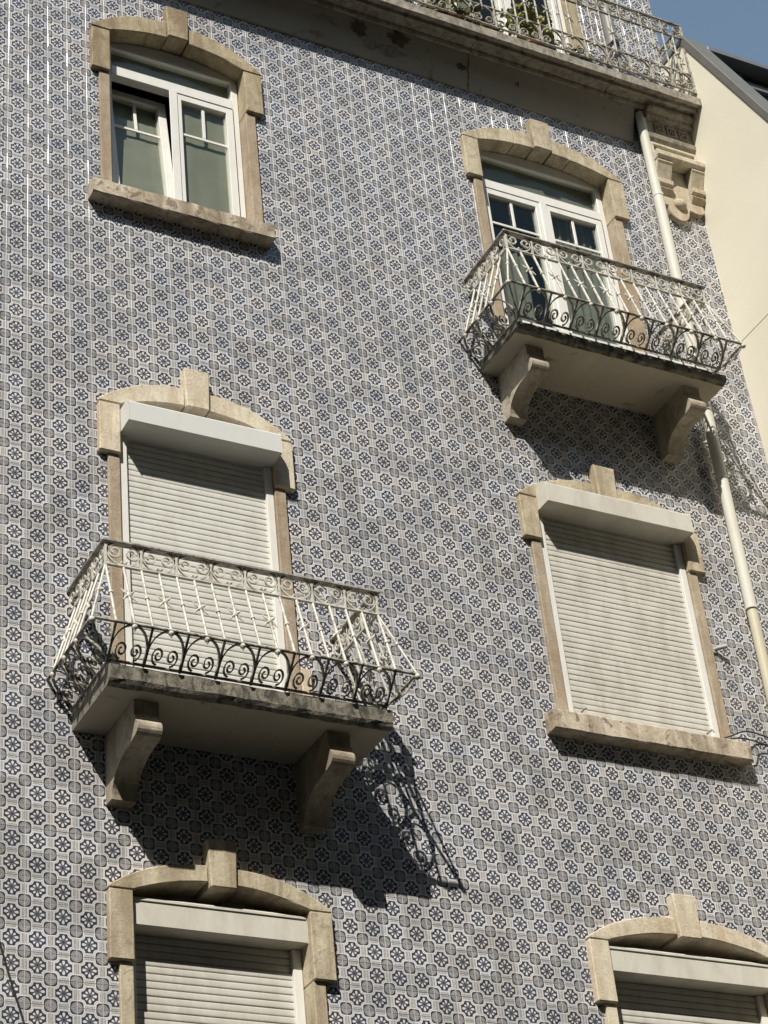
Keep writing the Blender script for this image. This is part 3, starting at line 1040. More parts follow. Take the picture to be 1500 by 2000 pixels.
def railing(parent, org, W, D, nf, ns, h2, hb, h0, obelly, obot, mats, sides=('L', 'F', 'R'), seed=1, wide_top=True):
    """h2, hb, h0: heights of frieze rail, belly rail and bottom below the top rail (negative)"""
    rnd = random.Random(seed)
    ox, oz = org
    def off(h):
        if h >= h2: return 0.0
        if h >= hb: return obelly * (h2 - h) / (h2 - hb)
        return obelly + (obot - obelly) * (hb - h) / (hb - h0)
    def mp(side, s, h, extra=0.0):
        o = off(h) + extra
        if side == 'F': return Vector((s, -(D + o), h))
        if side == 'L': return Vector((-o, -s, h))
        return Vector((W + o, -s, h))
    def nrm(side):
        return {'F': (0, 1, 0), 'L': (1, 0, 0), 'R': (1, 0, 0)}[side]
    mi, ml = mats
    def put(name, mesh, mat, loc=(0, 0, 0)):
        return link(name, mesh, mat, parent, (ox + loc[0], loc[1], oz + loc[2]))

    def corner_path(h, e=0.0):
        o = off(h) + e
        return [(-o, 0.0, h), (-o, -(D + o), h), (W + o, -(D + o), h), (W + o, 0.0, h)]

    def rail(name, h, rx, rz, mat):
        bm = bmesh.new()
        p = corner_path(h)
        if 'L' in sides: add_box(bm, p[0][0] - rx, p[0][0] + rx, p[1][1] + rx + .0005, 0.0, h - rz, h + rz)
        add_box(bm, p[1][0] - rx, p[2][0] + rx, p[1][1] - rx, p[1][1] + rx, h - rz, h + rz)
        if 'R' in sides: add_box(bm, p[3][0] - rx, p[3][0] + rx, p[1][1] + rx + .0005, 0.0, h - rz, h + rz)
        bevel_sharp(bm, min(rx, rz) * 0.4)
        put(name, finish(bm, name), mat)

    rail('handrail', -0.008, 0.024 if wide_top else 0.014, 0.008, 'iron_grey')
    rail('frieze_rail', h2, 0.010, 0.006, mi)
    rail('belly_rail', hb, 0.010, 0.006, ml if obelly else mi)
    rail('bottom_rail', h0 + 0.008, 0.009, 0.006, ml)

    seg = {'F': (nf, W / nf), 'L': (ns, D / ns), 'R': (ns, D / ns)}
    r = 0.0042
    for side in sides:
        n, p = seg[side]
        fl = nrm(side)
        # --- frieze ornament in one panel, built around s = 0..p
        fh = -h2 - 0.016
        bm = bmesh.new()
        rr = min(p * 0.235, fh * 0.36)
        for sg in (-1, 1):
            cx, cz = p / 2 + sg * rr * 1.06, -0.016 - rr * 1.02
            sp = spiral(cx, cz, rr, rr * 0.22, math.pi / 2 if sg > 0 else math.pi / 2, -sg * 1.45)
            # outer tail sweeps down round the basket
            start = [(p / 2 + sg * (p * 0.46) * math.cos(a), -0.016 - fh * 0.36 - (fh * 0.60) * math.sin(a)) for a in [math.pi / 2 * (1 - i / 7) for i in range(8)]]
            add_tube(bm, [mp(side, a, b) for a, b in sp], r, 0.0065, 4, flat=fl)
            add_tube(bm, [mp(side, a, b) for a, b in start], r, 0.0065, 4, flat=fl)
            add_tube(bm, [mp(side, a, b) for a, b in ((p / 2 + sg * p * 0.46, -0.016 - fh * 0.36), (p / 2 + sg * p * 0.44, -0.016 - fh * 0.18), (p / 2 + sg * rr * 1.5, -0.016))], r, 0.0065, 4, flat=fl)
        # leaf at the foot of the basket
        lv = [mp(side, p / 2 + a, -0.016 - fh * 0.96 + b) for a, b in ((-0.024, 0.004), (-0.008, 0.024), (0.004, 0.012), (0.024, 0.026), (0.014, 0.006))]
        add_tube(bm, lv, [0.003, 0.008, 0.006, 0.008, 0.002], sides=5)
        fm = finish(bm, 'frieze_scroll')
        # --- lower hoop, scrolls, knob
        lh = hb - h0
        bm = bmesh.new()
        zk = h0 + 0.012 + lh * 0.30
        hoop = [(0.004, h0 + 0.012)]
        for i in range(15):
            a = math.pi * (1 - i / 14)
            hoop.append((p / 2 + (p / 2 - 0.004) * math.cos(a), zk + (hb - 0.004 - zk) * math.sin(a)))
        hoop.append((p - 0.004, h0 + 0.012))
        add_tube(bm, [mp(side, a, b) for a, b in hoop], 0.0038, 0.0080, 4, flat=fl)
        hm = finish(bm, 'hoop')
        bm = bmesh.new()
        rs = min(p * 0.195, lh * 0.23) if obelly else min(p * 0.22, lh * 0.24)
        for sg in (-1, 1):
            cx, cz = p / 2 + sg * rs * 1.08, h0 + 0.016 + rs * 1.05
            sp = spiral(cx, cz, rs, rs * 0.2, -math.pi / 2, sg * 1.5)
            add_tube(bm, [mp(side, a, b) for a, b in sp], 0.0034, 0.0072, 4, flat=fl)
        smh = finish(bm, 'lower_scroll')
        bm = bmesh.new()
        q = mp(side, p / 2, hb)
        kn = [(0.0, 0.004), (-0.006, 0.013), (-0.016, 0.018), (-0.026, 0.015), (-0.034, 0.006), (-0.042, 0.004), (-0.048, 0.001)]
        add_tube(bm, [q + Vector((0, 0, a)) for a, _ in kn], [b for _, b in kn], sides=8)
        km = finish(bm, 'knob', True)
        # --- balusters: one plain with a collar, one with a four armed star
        def bal(star):
            bm = bmesh.new()
            a, b = mp(side, 0, h2), mp(side, 0, hb)
            add_tube(bm, [a, b], 0.0082, sides=6)
            m = (a + b) / 2
            d = (b - a).normalized()
            if star:
                add_tube(bm, [m - d * 0.016, m - d * .008, m + d * .008, m + d * 0.016], [0.010, 0.015, 0.015, 0.010], sides=7)
                ax = Vector((1, 0, 0)) if side == 'F' else Vector((0, 1, 0))
                for sx in (-1, 1):
                    for sz in (-1, 1):
                        tip = m + ax * sx * 0.040 + d * sz * 0.046
                        mid = m + ax * sx * 0.022 + d * sz * 0.020
                        add_tube(bm, [m, mid, tip], [0.007, 0.0075, 0.003], sides=5)
            else:
                add_tube(bm, [m - d * 0.012, m - d * .007, m + d * .007, m + d * 0.012], [0.009, 0.014, 0.014, 0.009], sides=7)
            return finish(bm, 'baluster')
        b0, b1 = bal(False), bal(True)
        for me, mt in ((fm, mi), (hm, ml), (smh, ml), (km, mi), (b0, mi), (b1, mi)):
            me.materials.append(MT[mt])
        bm = bmesh.new()
        add_tube(bm, [mp(side, 0, -0.016), mp(side, 0, h2)], 0.006, 0.009, 4, flat=fl)
        pm = finish(bm, 'frieze_post')
        pm.materials.append(MT[mi])
        bm = bmesh.new()
        add_tube(bm, [mp(side, 0, h0), mp(side, 0, h0 + lh * 0.5), mp(side, 0, hb)], 0.0055, 0.0075, 4, flat=fl)
        dm = finish(bm, 'divider')
        dm.materials.append(MT[ml])
        def at(s): return (s, 0, 0) if side == 'F' else (0, -s, 0)
        for k in range(n):
            put('frieze_scroll', fm, None, at(k * p))
            put('hoop', hm, None, at(k * p))
            put('lower_scroll', smh, None, at(k * p))
            put('knob', km, None, at(k * p))
        last = n if side == 'F' else n - 1
        for k in range(0, last + 1):
            if side != 'F' and k == 0: continue
            put('frieze_post', pm, None, at(k * p))
            put('divider', dm, None, at(k * p))
        for k in range(0, 2 * last + 1 if side == 'F' else 2 * n):
            if side != 'F' and k == 0: continue
            put('baluster', b1 if k % 2 == 1 and side == 'F' and (k // 2) % 1 == 0 else (b1 if side != 'F' and k % 2 else b0), None, at(k * p / 2))
    # corner bars of a bellied railing
    if obelly:
        for cs in (-1, 1):
            def cp(h):
                o = off(h)
                return Vector((-o if cs < 0 else W + o, -(D + o), h))
            bm = bmesh.new()
            add_tube(bm, [cp(h2), cp(hb)], 0.0075, sides=6)
            m = (cp(h2) + cp(hb)) / 2
            add_tube(bm, [m + Vector((0, 0, 0.012)), m + Vector((0, 0, .006)), m - Vector((0, 0, .006)), m - Vector((0, 0, .012))], [0.009, .014, .014, .009], sides=7)
            put('corner_baluster', finish(bm, 'corner_baluster'), mi)
            bm = bmesh.new()
            q = cp(hb)
            add_tube(bm, [q + Vector((0, 0, a)) for a, _ in ((0.006, 0), (-0.006, 0), (-0.018, 0), (-0.028, 0), (-0.036, 0))], [0.006, 0.017, 0.021, 0.015, 0.004], sides=8)
            put('knob', finish(bm, 'knob', True), mi)
            # curved stay under the corner
            bm = bmesh.new()
            a, b = cp(hb), cp(h0)
            mid = (a + b) / 2 + Vector((0.02 * cs, -0.02, -0.025))
            add_tube(bm, [a, (a + mid) / 2 + Vector((0, 0, -.006)), mid, (b + mid) / 2, b], 0.007, sides=5)
            put('corner_stay', finish(bm, 'corner_stay'), ml)
    else:
        for x in (0.0, W):
            bm = bmesh.new()
            add_tube(bm, [(x, -D, -0.01), (x, -D, h0)], 0.011, sides=4)
            put('corner_post', finish(bm, 'corner_post'), mi)


def bracket_mesh(ztop, zbot, yf):
    """scroll console profile in (y, z), extruded 14 cm"""
    H = ztop - zbot
    p = [(0.0, ztop), (yf + 0.012, ztop), (yf + 0.012, ztop - 0.098), (yf - 0.006, ztop - 0.102), (yf - 0.006, ztop - 0.120), (yf + 0.020, ztop - 0.124)]
    # rounded nose
    for a in range(0, 9):
        t = a / 8 * math.pi
        p.append((yf + 0.014 - 0.046 * math.sin(t), ztop - 0.176 + 0.050 * math.cos(t)))
    # concave sweep to the wall
    y1, z1 = yf + 0.052, ztop - 0.234
    y2, z2 = -0.085, zbot
    for i in range(0, 11):
        t = i / 10
        # quarter curve that leaves the nose inwards and falls to the foot
        yy = y1 + (y2 - y1) * math.sin(t * math.pi / 2) ** 0.9
        zz = z1 + (z2 - z1) * (1 - math.cos(t * math.pi / 2))
        p.append((yy, zz))
    p.append((0.0, zbot))
    return p


def balcony(org, slab, brackets, zfoot, mats, label, strip=False):
    g = empty('balcony', B)
    tag(g, label)
    x0, x1, yf, z0, z1 = slab
    # slab with a chipped edge
    bm = bmesh.new()
    n = 30
    prof = [(0.0, z0), (yf + 0.05, z0), (yf + 0.012, z0 + 0.008), (yf, z0 + 0.03), (yf, z1 - 0.012), (yf + 0.012, z1), (0.0, z1)]
    rings = []
    for i in range(n + 1):
        x = x0 + (x1 - x0) * i / n
        rings.append([bm.verts.new((x, p[0] + (random.uniform(-.004, .004) if p[0] < -.1 else 0), p[1] + (random.uniform(-.003, .003) if p[0] < -.1 else 0))) for p in prof])
    ft, fs = [], []
    for i in range(n):
        for k in range(len(prof)):
            k2 = (k + 1) % len(prof)
            f = bm.faces.new((rings[i][k], rings[i][k2], rings[i + 1][k2], rings[i + 1][k]))
            if k == 0: f.material_index = 1
    bm.faces.new(rings[0]); bm.faces.new(list(reversed(rings[-1])))
    me = finish(bm, 'slab')
    me.materials.append(MT['concrete']); me.materials.append(MT['soffit'])
    link('slab', me, None, g)
    bm_prof = bracket_mesh(z0 - 0.001, zfoot, yf + 0.125)
    for a, b in brackets:
        bm = bmesh.new()
        add_prism(bm, bm_prof, 'x', a, b)
        bevel_sharp(bm, 0.004)
        me = finish(bm, 'bracket')
        link('bracket', me, 'bracket', g)
    if strip:
        link('floor_edge_strip', box('floor_edge_strip', x0 + 0.06, x1 - 0.12, yf + 0.02, yf + 0.032, z1 - 0.002, z1 + 0.030, 0.002), 'upvc', g)
    railing(g, org, 1.688, 0.562, 8, 3, -0.158, -0.612, -0.772, 0.138, -0.02, mats, seed=hash(label) % 97)
    return g


balcony((-1.555, 8.190), (-1.552, 0.155, -0.575, 7.278, 7.400), ((-1.362, -1.216), (-0.205, -0.060)), 6.85, ('iron', 'iron_dark'),
        'lower left balcony with bellied white iron railing and lichen stained slab')
balcony((1.495, 11.488), (1.500, 3.243, -0.535, 10.627, 10.700), ((1.632, 1.772), (2.948, 3.085)), 10.225, ('iron', 'iron_dark'),
        'upper right balcony with bellied white iron railing and pale stone brackets', strip=True)

# ---- cornice carrying the top terrace
CX0 = XL
cor = empty('cornice', B)
tag(cor, 'deep plastered cornice with a stone lip under the top terrace')
cove = [(0.0, CORNICE_Z), (-0.018, CORNICE_Z + 0.004), (-0.055, 13.65), (-0.092, 13.755), (-0.120, 13.835), (-0.120, 13.90), (0.0, 13.90)]
bm = bmesh.new()
xs = [CX0 + i * (3.325 - CX0) / 60 for i in range(61)]
rings = [[bm.verts.new((x, p[0] + (0.003 * noise.noise(Vector((x * 2, p[1] * 5, 0))) if 0 < i < 5 else 0), p[1])) for i, p in enumerate(cove)] for x in xs]
for i in range(60):
    for k in range(len(cove)):
        k2 = (k + 1) % len(cove)
        bm.faces.new((rings[i][k], rings[i][k2], rings[i + 1][k2], rings[i + 1][k]))
bm.faces.new(rings[0]); bm.faces.new(list(reversed(rings[-1])))
link('cove', finish(bm, 'cove', False), 'cove', cor)
# moulding and lip stones with joints
mprof = [(-0.05, 13.83), (-0.118, 13.83), (-0.128, 13.816), (-0.144, 13.816), (-0.154, 13.832), (-0.157, 13.856), (-0.232, 13.860), (-0.236, 13.843), (-0.258, 13.843), (-0.264, 13.876), (-0.290, 13.876), (-0.296, 13.850), (-0.326, 13.853), (-0.326, 13.937), (-0.318, 13.945), (-0.05, 13.945)]
xj = [CX0, -2.1, -0.75, 0.55, 1.765, 3.02, 3.868]
for a, b in zip(xj[:-1], xj[1:]):
    bm = bmesh.new()
    n = 14
    rings = []
    for i in range(n + 1):
        x = a + 0.003 + (b - a - 0.006) * i / n
        rings.append([bm.verts.new((x, p[0] + (random.uniform(-.002, .002) if p[0] < -.1 else 0), p[1] + random.uniform(-.002, .002))) for p in mprof])
    for i in range(n):
        for k in range(len(mprof)):
            k2 = (k + 1) % len(mprof)
            f = bm.faces.new((rings[i][k], rings[i][k2], rings[i + 1][k2], rings[i + 1][k]))
    bm.faces.new(rings[0]); bm.faces.new(list(reversed(rings[-1])))
    me = finish(bm, 'lip_stone')
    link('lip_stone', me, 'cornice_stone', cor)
link('terrace_floor', box('terrace_floor', CX0, 3.86, -0.16, 0.0, 13.91, 13.949, 0), 'concrete', cor)
def cove_y(z):
    P = [(CORNICE_Z + 0.004, -0.018), (13.65, -0.055), (13.755, -0.092), (13.835, -0.120)]
    for (za, ya), (zb_, yb_) in zip(P[:-1], P[1:]):
        if z <= zb_: return ya + (yb_ - ya) * (z - za) / (zb_ - za)
    return -0.12
for cx_, cz_, rx_, rz_, sd, mm in ((1.14, 13.765, 0.11, 0.062, 1, 'dirty_stone'), (1.08, 13.645, 0.13, 0.05, 2, 'cornice_stone'), (0.80, 13.75, 0.075, 0.07, 3, 'dirty_stone'), (0.90, 13.655, 0.10, 0.05, 4, 'cornice_stone'), (1.70, 13.70, 0.05, 0.03, 6, 'dirty_stone'), (0.45, 13.60, 0.09, 0.03, 7, 'cornice_stone')):
    rg = random.Random(sd)
    bm = bmesh.new()
    pts = []
    for i in range(22):
        a = 2 * math.pi * i / 22
        k = rg.uniform(0.6, 1.15)
        z = min(max(cz_ + rz_ * k * math.sin(a), 13.535), 13.828)
        pts.append((cx_ + rx_ * k * math.cos(a), cove_y(z) - 0.0035, z))
    c = bm.verts.new((cx_, cove_y(cz_) - 0.006, cz_))
    vs = [bm.verts.new(p) for p in pts]
    for i in range(22): bm.faces.new((c, vs[i], vs[(i + 1) % 22]))
    link('spalled_plaster', finish(bm, 'spalled_plaster'), mm, cor)
rg = random.Random(5)
for xk in (1.765,):
    bm = bmesh.new()
    zz = [13.83 - 0.30 * i / 14 for i in range(15)]
    add_tube(bm, [(xk + rg.uniform(-.006, .006) + 0.02 * (i / 14 - .5), cove_y(z) - 0.001, z) for i, z in enumerate(zz)], [0.004 * rg.uniform(.4, 1.2) for _ in zz], sides=4)
    link('plaster_crack', finish(bm, 'plaster_crack'), 'rust', cor)
bm = bmesh.new()
add_tube(bm, [(2.20, -0.05, 13.70), (2.20, -0.105, 13.69), (2.195, -0.115, 13.66), (2.19, -0.11, 13.635)], 0.006, sides=5)
link('iron_hook', finish(bm, 'iron_hook'), 'rust', cor)

# ---- railing on the terrace
tr = empty('terrace_railing', B)
tag(tr, 'long weathered grey iron railing along the top terrace')
railing(tr, (-2.96, 14.825), 6.816, 0.30, 32, 2, -0.168, -0.60, -0.815, 0.0, 0.0, ('iron_old', 'iron_old'), sides=('L', 'F', 'R'), wide_top=False)

# ---- carved corbel at the corner
cb = empty('corbel', B)
tag(cb, 'carved stone corbel with rosettes under the right end of the cornice')
cx0, cx1 = 3.445, 3.875
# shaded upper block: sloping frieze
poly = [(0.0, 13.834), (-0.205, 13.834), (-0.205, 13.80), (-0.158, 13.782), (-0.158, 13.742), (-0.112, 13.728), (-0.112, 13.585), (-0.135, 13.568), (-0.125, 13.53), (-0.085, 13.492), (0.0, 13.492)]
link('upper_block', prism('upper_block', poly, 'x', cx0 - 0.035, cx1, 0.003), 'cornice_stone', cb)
for k in range(3):
    xr = 3.535 + k * 0.118
    # square recess frame with a four leaf rosette
    frame_rect('rosette_frame', xr - 0.042, xr + 0.042, 13.612, 13.708, 0.012, -0.126, -0.11, 'cornice_stone', cb, 0.002)
    bm = bmesh.new()
    for a in range(4):
        an = math.pi / 4 + a * math.pi / 2
        add_tube(bm, [(xr, -0.114, 13.66), (xr + .016 * math.cos(an), -0.122, 13.66 + .016 * math.sin(an)), (xr + .034 * math.cos(an), -0.112, 13.66 + .034 * math.sin(an))], [0.008, 0.011, 0.003], sides=6)
    link('rosette', finish(bm, 'rosette', True), 'cornice_stone', cb)
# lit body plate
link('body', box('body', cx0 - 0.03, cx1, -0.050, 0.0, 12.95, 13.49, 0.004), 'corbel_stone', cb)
frame_rect('panel_frame', cx0 - 0.028, cx1 - 0.002, 13.355, 13.488, 0.026, -0.112, -0.056, 'corbel_stone', cb, 0.003)
for k in range(4):
    xr = 3.485 + k * 0.094
    bm = bmesh.new()
    v = [bm.verts.new(c) for c in ((xr - 0.043, -0.057, 13.460), (xr + 0.043, -0.057, 13.460), (xr + 0.036, -0.057, 13.43), (xr, -0.057, 13.383), (xr - 0.036, -0.057, 13.43), (xr, -0.104, 13.437))]
    for a in range(5):
        bm.faces.new((v[a], v[(a + 1) % 5], v[5]))
    link('leaf_point', finish(bm, 'leaf_point'), 'corbel_stone', cb)
poly = [(-0.055, 13.352), (-0.165, 13.352), (-0.182, 13.335), (-0.178, 13.292), (-0.15, 13.272), (-0.055, 13.272)]
link('shelf', prism('shelf', poly, 'x', cx0 - 0.028, cx1 + 0.004, 0.003), 'corbel_stone', cb)
for a, b in ((cx0 - 0.025, 3.565), (3.752, cx1 + 0.002)):
    poly = [(-0.055, 13.262), (-0.152, 13.262), (-0.154, 13.248), (-0.144, 13.240), (-0.082, 13.098), (-0.112, 13.088), (-0.108, 13.045), (-0.076, 13.032), (-0.094, 13.010), (-0.074, 12.985), (-0.055, 12.960)]
    link('side_block', prism('side_block', poly, 'x', a, b, 0.003), 'corbel_stone', cb)
# lobed back plate and boss
pl = [(cx0 - 0.03, 13.0), (cx0 - 0.03, 12.865), (3.508, 12.862)]
for i in range(13):
    a = math.pi + math.pi * i / 12
    pl.append((3.612 + 0.103 * math.cos(a), 12.85 + 0.125 * math.sin(a)))
pl += [(3.726, 12.868), (3.75, 12.86), (3.80, 12.852), (3.845, 12.862), (cx1, 12.895), (cx1, 13.0)]
link('lobed_plate', prism('lobed_plate', pl, 'y', -0.052, 0.0, 0.006, 2), 'corbel_stone', cb)
bm = bmesh.new()
bmesh.ops.create_uvsphere(bm, u_segments=16, v_segments=10, radius=0.058)
for v in bm.verts:
    v.co = Vector((v.co.x + 3.628, v.co.y * 0.8 - 0.055, v.co.z * 0.95 + 12.90))
link('boss', finish(bm, 'boss', True), 'corbel_stone', cb)

# ================================================================== drainpipes, cables and small things on the wall
dp = empty('drainpipe', None, (3.39, -0.088, 0))
tag(dp, 'cream drainpipe running down the tiled wall past the upper balcony', 'drainpipe')
def pipe(parent, name, x, y, z0, z1, r, mat, px=3.39, py=-0.088):
    return link(name, tube(name, [(x - px, y - py, z0), (x - px, y - py, (z0 + z1) / 2), (x - px, y - py, z1)], r, 18), mat, parent)
pipe(dp, 'pipe_length', 3.388, -0.088, 12.86, 13.80, 0.040, 'pipe')
pipe(dp, 'pipe_length', 3.389, -0.088, 10.10, 12.90, 0.043, 'pipe')
pipe(dp, 'pipe_length', 3.391, -0.088, 9.00, 10.14, 0.042, 'pipe')
pipe(dp, 'pipe_length', 3.392, -0.088, 0.2, 9.03, 0.037, 'pipe_old')
for z, rr in ((12.89, 0.0465), (10.12, 0.050), (9.012, 0.0455)):
    pipe(dp, 'pipe_collar', 3.390, -0.088, z - 0.016, z + 0.012, rr, 'pipe')
for z in (11.6, 7.3):
    link('pipe_clip', box('pipe_clip', -0.047, 0.047, -0.046, 0.086, z, z + 0.02, 0.002), 'grey_plastic', dp)
dp2 = empty('drainpipe', None, (3.285, -0.07, 13.95))
tag(dp2, 'grey drainpipe on the tiles behind the top railing', 'drainpipe')
link('pipe_length', tube('pipe_length', [(0, 0, 0), (0, 0, 1.5), (0, 0, 3.3)], 0.05, 16), 'pipe_grey', dp2)
link('pipe_collar', tube('pipe_collar', [(0, 0, 0.62), (0, 0, 0.66), (0, 0, 0.70)], 0.058, 16), 'pipe_grey', dp2)

def cable(pts, r, label, group=None):
    # smooth through the points
    out = []
    P = [Vector(p) for p in pts]
    for i in range(len(P) - 1):
        a, b, c, d = P[max(i - 1, 0)], P[i], P[i + 1], P[min(i + 2, len(P) - 1)]
        for k in range(8):
            t = k / 8
            out.append(0.5 * ((2 * b) + (c - a) * t + (2 * a - 5 * b + 4 * c - d) * t * t + (3 * b - a - 3 * c + d) * t ** 3))
    out.append(P[-1])
    return tag(link('cable', tube('cable', out, r, 6), 'cable'), label, 'cable', group)


cable([(-2.20, -0.016, 6.90), (-2.06, -0.014, 6.36), (-1.948, -0.014, 5.97), (-1.88, -0.012, 5.75), (-1.824, -0.014, 5.576), (-1.72, -0.014, 5.2), (-1.68, -0.014, 4.4)], 0.0055, 'thin black cable slanting down the tiles at the lower left edge')
cable([(2.90, 0.0, 7.935), (2.98, -0.07, 7.945), (3.08, -0.09, 7.985), (3.20, -0.05, 8.02), (3.36, -0.03, 8.01), (3.6, -0.03, 7.97), (3.90, -0.03, 7.96)], 0.005, 'black cable running from the right sill, the upper strand of two')
cable([(2.90, 0.01, 7.93), (3.02, -0.085, 7.93), (3.12, -0.10, 7.925), (3.22, -0.05, 7.95), (3.34, -0.03, 7.94), (3.5, -0.03, 7.89), (3.90, -0.03, 7.86)], 0.005, 'black cable drooping from the right sill, the lower strand of two')

st = empty('wall_stub', None, (3.05, 0, 8.655))
tag(st, 'small pale conduit stub sticking out of the tiles beside the right window', 'conduit')
link('stub', tube('stub', [(0, 0.0, 0), (0.02, -0.03, 0.003), (0.045, -0.05, 0.006), (0.072, -0.068, 0.008)], 0.015, 12), 'grey_plastic', st)
link('wall_flange', tube('wall_flange', [(0, -0.004, 0), (0, -0.010, 0), (0, -0.016, 0)], 0.027, 12), 'grey_plastic', st)

# ---- potted plants on the terrace
def leaves(name, n, rad, h, size, mat, parent, droop=0.0, seed=1, z0=0.0):
    rg = random.Random(seed)
    bm = bmesh.new()
    for _ in range(n):
        a = rg.uniform(0, 2 * math.pi)
        rr = rad * math.sqrt(rg.random())
        z = z0 + rg.random() ** 0.8 * h - droop * rr
        c = Vector((rr * math.cos(a), rr * math.sin(a) * 0.6, z))
        d = Vector((rg.uniform(-1, 1), rg.uniform(-1, 1), rg.uniform(-.5, 1))).normalized()
        s = d.cross(Vector((rg.uniform(-1, 1), rg.uniform(-1, 1), rg.uniform(-1, 1)))).normalized()
        L, Wd = size * rg.uniform(0.7, 1.4), size * rg.uniform(0.28, 0.5)
        v = [bm.verts.new(c), bm.verts.new(c + d * L * .5 + s * Wd), bm.verts.new(c + d * L), bm.verts.new(c + d * L * .5 - s * Wd)]
        bm.faces.new(v)
    me = bpy.data.meshes.new(name)
    bm.to_mesh(me)
    bm.free()
    return link(name, me, mat, parent)


def pot_mesh(r, h):
    bm = bmesh.new()
    prof = [(r * 0.72, 0), (r * 0.86, h * 0.4), (r, h * 0.86), (r * 1.1, h * 0.88), (r * 1.1, h), (r * 0.95, h), (r * 0.9, h * 0.85)]
    add_tube(bm, [(0, 0, z + i * 1e-5) for i, (_, z) in enumerate(prof[:5])], [q for q, _ in prof[:5]], sides=20)
    return finish(bm, 'pot', True)


def plant(loc, pr, ph, potmat, label, leafmat, n, rad, h, size, seed, droop=0.0):
    g = empty('potted_plant', None, loc)
    tag(g, label, 'plant', 'potted plants on the terrace')
    link('pot', pot_mesh(pr, ph), potmat, g)
    rg = random.Random(seed)
    bm = bmesh.new()
    for k in range(7):
        a = rg.uniform(0, 6.28)
        add_tube(bm, [(0, 0, ph * 0.9), (rad * .3 * math.cos(a), rad * .2 * math.sin(a), ph + h * .4), (rad * .7 * math.cos(a), rad * .5 * math.sin(a), ph + h * .8)], 0.004, sides=4)
    link('stems', finish(bm, 'stems'), 'leaf_olive', g)
    leaves('foliage', n, rad, h, size, leafmat, g, droop, seed, ph)


plant((2.36, -0.17, 13.95), 0.085, 0.14, 'terracotta', 'bushy yellow green plant in front of the terrace door', 'leaf_yellow', 420, 0.20, 0.42, 0.05, 3)
plant((2.80, -0.17, 13.95), 0.10, 0.17, 'pot', 'dark green glazed pot with a low plant right of the terrace door', 'leaf_olive', 120, 0.11, 0.08, 0.045, 5)
plant((1.60, -0.19, 13.95), 0.09, 0.10, 'terracotta', 'straggly olive plant hanging over the terrace edge at the left', 'leaf_olive', 380, 0.26, 0.20, 0.055, 8, 0.3)
plant((1.92, -0.18, 13.95), 0.07, 0.09, 'terracotta', 'small low plant between the straggly plant and the bushy one', 'leaf_olive', 160, 0.14, 0.10, 0.045, 11, 0.2)

# ================================================================== neighbouring cream building
N = empty('cream_building', None, (4.160, 0, 0))
N.rotation_euler.y = -0.021   # the party wall leans a little
tag(N, 'cream rendered building on the right with grey metal coping and sloping roof', 'building')
X0 = 3.928
def NX(x): return x - 3.93
up = [(0.62, 11.566), (0.62, 14.63), (-0.262, 14.63), (-1.06, 12.868), (-1.06, 11.566)]
lo = [(0.62, 0.0), (0.62, 11.556), (-1.06, 11.556), (-1.06, 0.0)]
link('wall', prism('wall', up, 'x', NX(X0), NX(4.09), 0.0), 'render', N)
link('wall', prism('wall', lo, 'x', NX(X0), NX(4.09), 0.0), 'render', N)
core = [(0.60, 0.1), (0.60, 14.5), (-0.24, 14.5), (-1.03, 12.80), (-1.03, 0.1)]
link('wall_core', prism('wall_core', core, 'x', NX(X0 + 0.012), NX(4.08), 0.0), 'zinc', N)
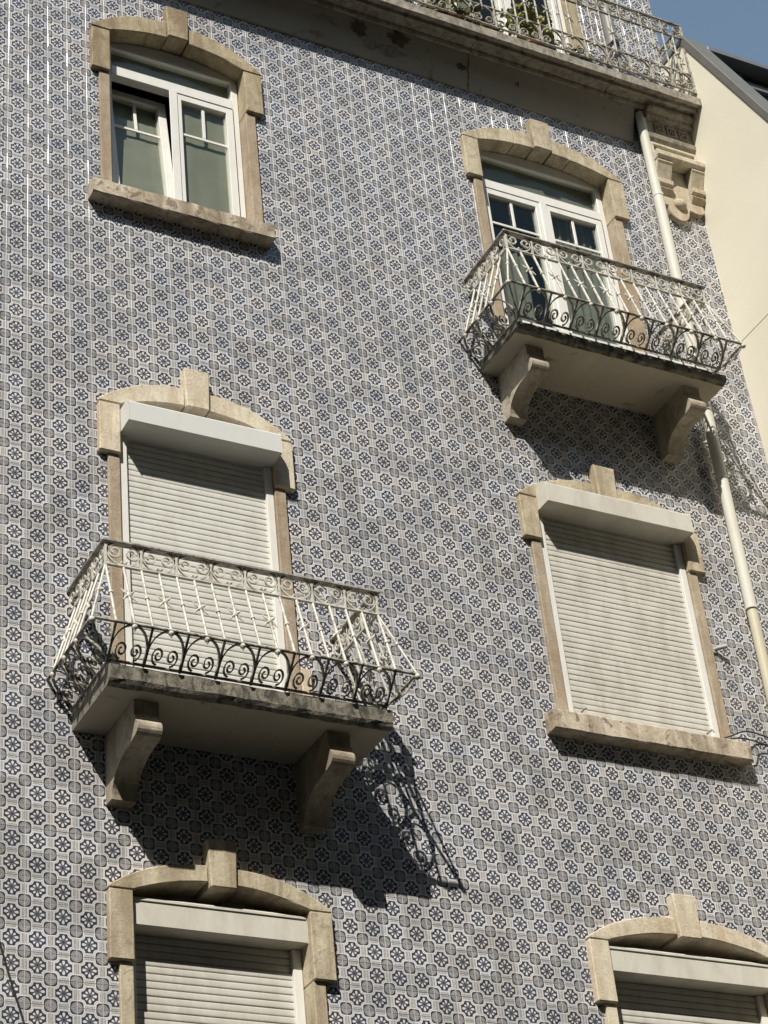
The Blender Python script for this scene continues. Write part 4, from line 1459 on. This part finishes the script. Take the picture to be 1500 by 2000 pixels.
# metal coping: flat run, then down the slope
def slope(off0):
    k = math.hypot(1.658, 3.66)
    nx, nz = -3.66 / k, 1.658 / k
    return nx * off0, nz * off0
a_, b_ = slope(0.004)
c_, d_ = slope(0.062)
cop = [(0.62, 14.634), (-0.262 + a_, 14.634), (-1.06 + a_, 12.868 + b_), (-1.06 + c_, 12.868 + d_), (-0.262 + c_ - 0.0, 14.634 + 0.05), (0.62, 14.69)]
link('coping', prism('coping', cop, 'x', NX(X0 - 0.010), NX(4.115), 0.004), 'zinc', N)
# roof slope and front behind the verge
a_, b_ = slope(-0.12)
rf = [(0.62, 14.40), (-0.262 + a_, 14.40), (-1.06 + a_, 12.868 + b_), (-1.06 + a_, 12.70), (0.62, 12.70)]
link('roof_slope', prism('roof_slope', rf, 'x', NX(4.125), NX(9.5), 0), 'dark_metal', N)
link('front_wall', box('front_wall', NX(4.092), NX(9.5), -1.05, 0.6, 0, 12.69, 0), 'render', N)
# glazed dormer with a flat roof
dr = empty('dormer', N)
link('flat_roof', box('flat_roof', NX(4.27), NX(7.5), -0.23, 1.6, 14.735, 14.785, 0.004), 'beam_metal', dr)
link('beam', box('beam', NX(4.30), NX(7.5), -0.12, -0.05, 14.56, 14.63, 0.004), 'beam_metal', dr)
for x in (4.66, 5.3, 5.95, 6.6):
    link('post', box('post', NX(x), NX(x + 0.035), -0.118, -0.055, 14.632, 14.734, 0.002), 'beam_metal', dr)
link('pane', box('pane', NX(4.31), NX(7.5), -0.09, -0.08, 14.40, 14.56, 0), 'glass_dark', dr)
link('pane', box('pane', NX(4.31), NX(7.5), -0.09, -0.08, 14.632, 14.734, 0), 'glass_dark', dr)
link('dormer_back', box('dormer_back', NX(4.31), NX(7.5), 0.3, 0.35, 14.40, 14.734, 0), 'dark_metal', dr)

# ================================================================== unseen row of houses opposite, added to shade the street and cut sky light
O = empty('added_opposite_row', None, (0, -11.7, 0))
tag(O, 'unseen plain row of houses across the street, added to shade it', 'building')
link('wall', box('wall', -46, 40, -8, 0, 0, 20.2, 0), 'opp', O)
link('roof', prism('roof', [(0.2, 20.2), (-8.3, 20.2), (-4, 21.8)], 'x', -46, 40, 0), 'roof_red', O)
for i in range(-12, 12):
    for z in (1.2, 4.7, 8.2, 11.6, 15.0):
        link('window', box('window', i * 2.9, i * 2.9 + 1.1, -0.05, 0.012, z, z + 1.8, 0.004), 'dark_metal', O)
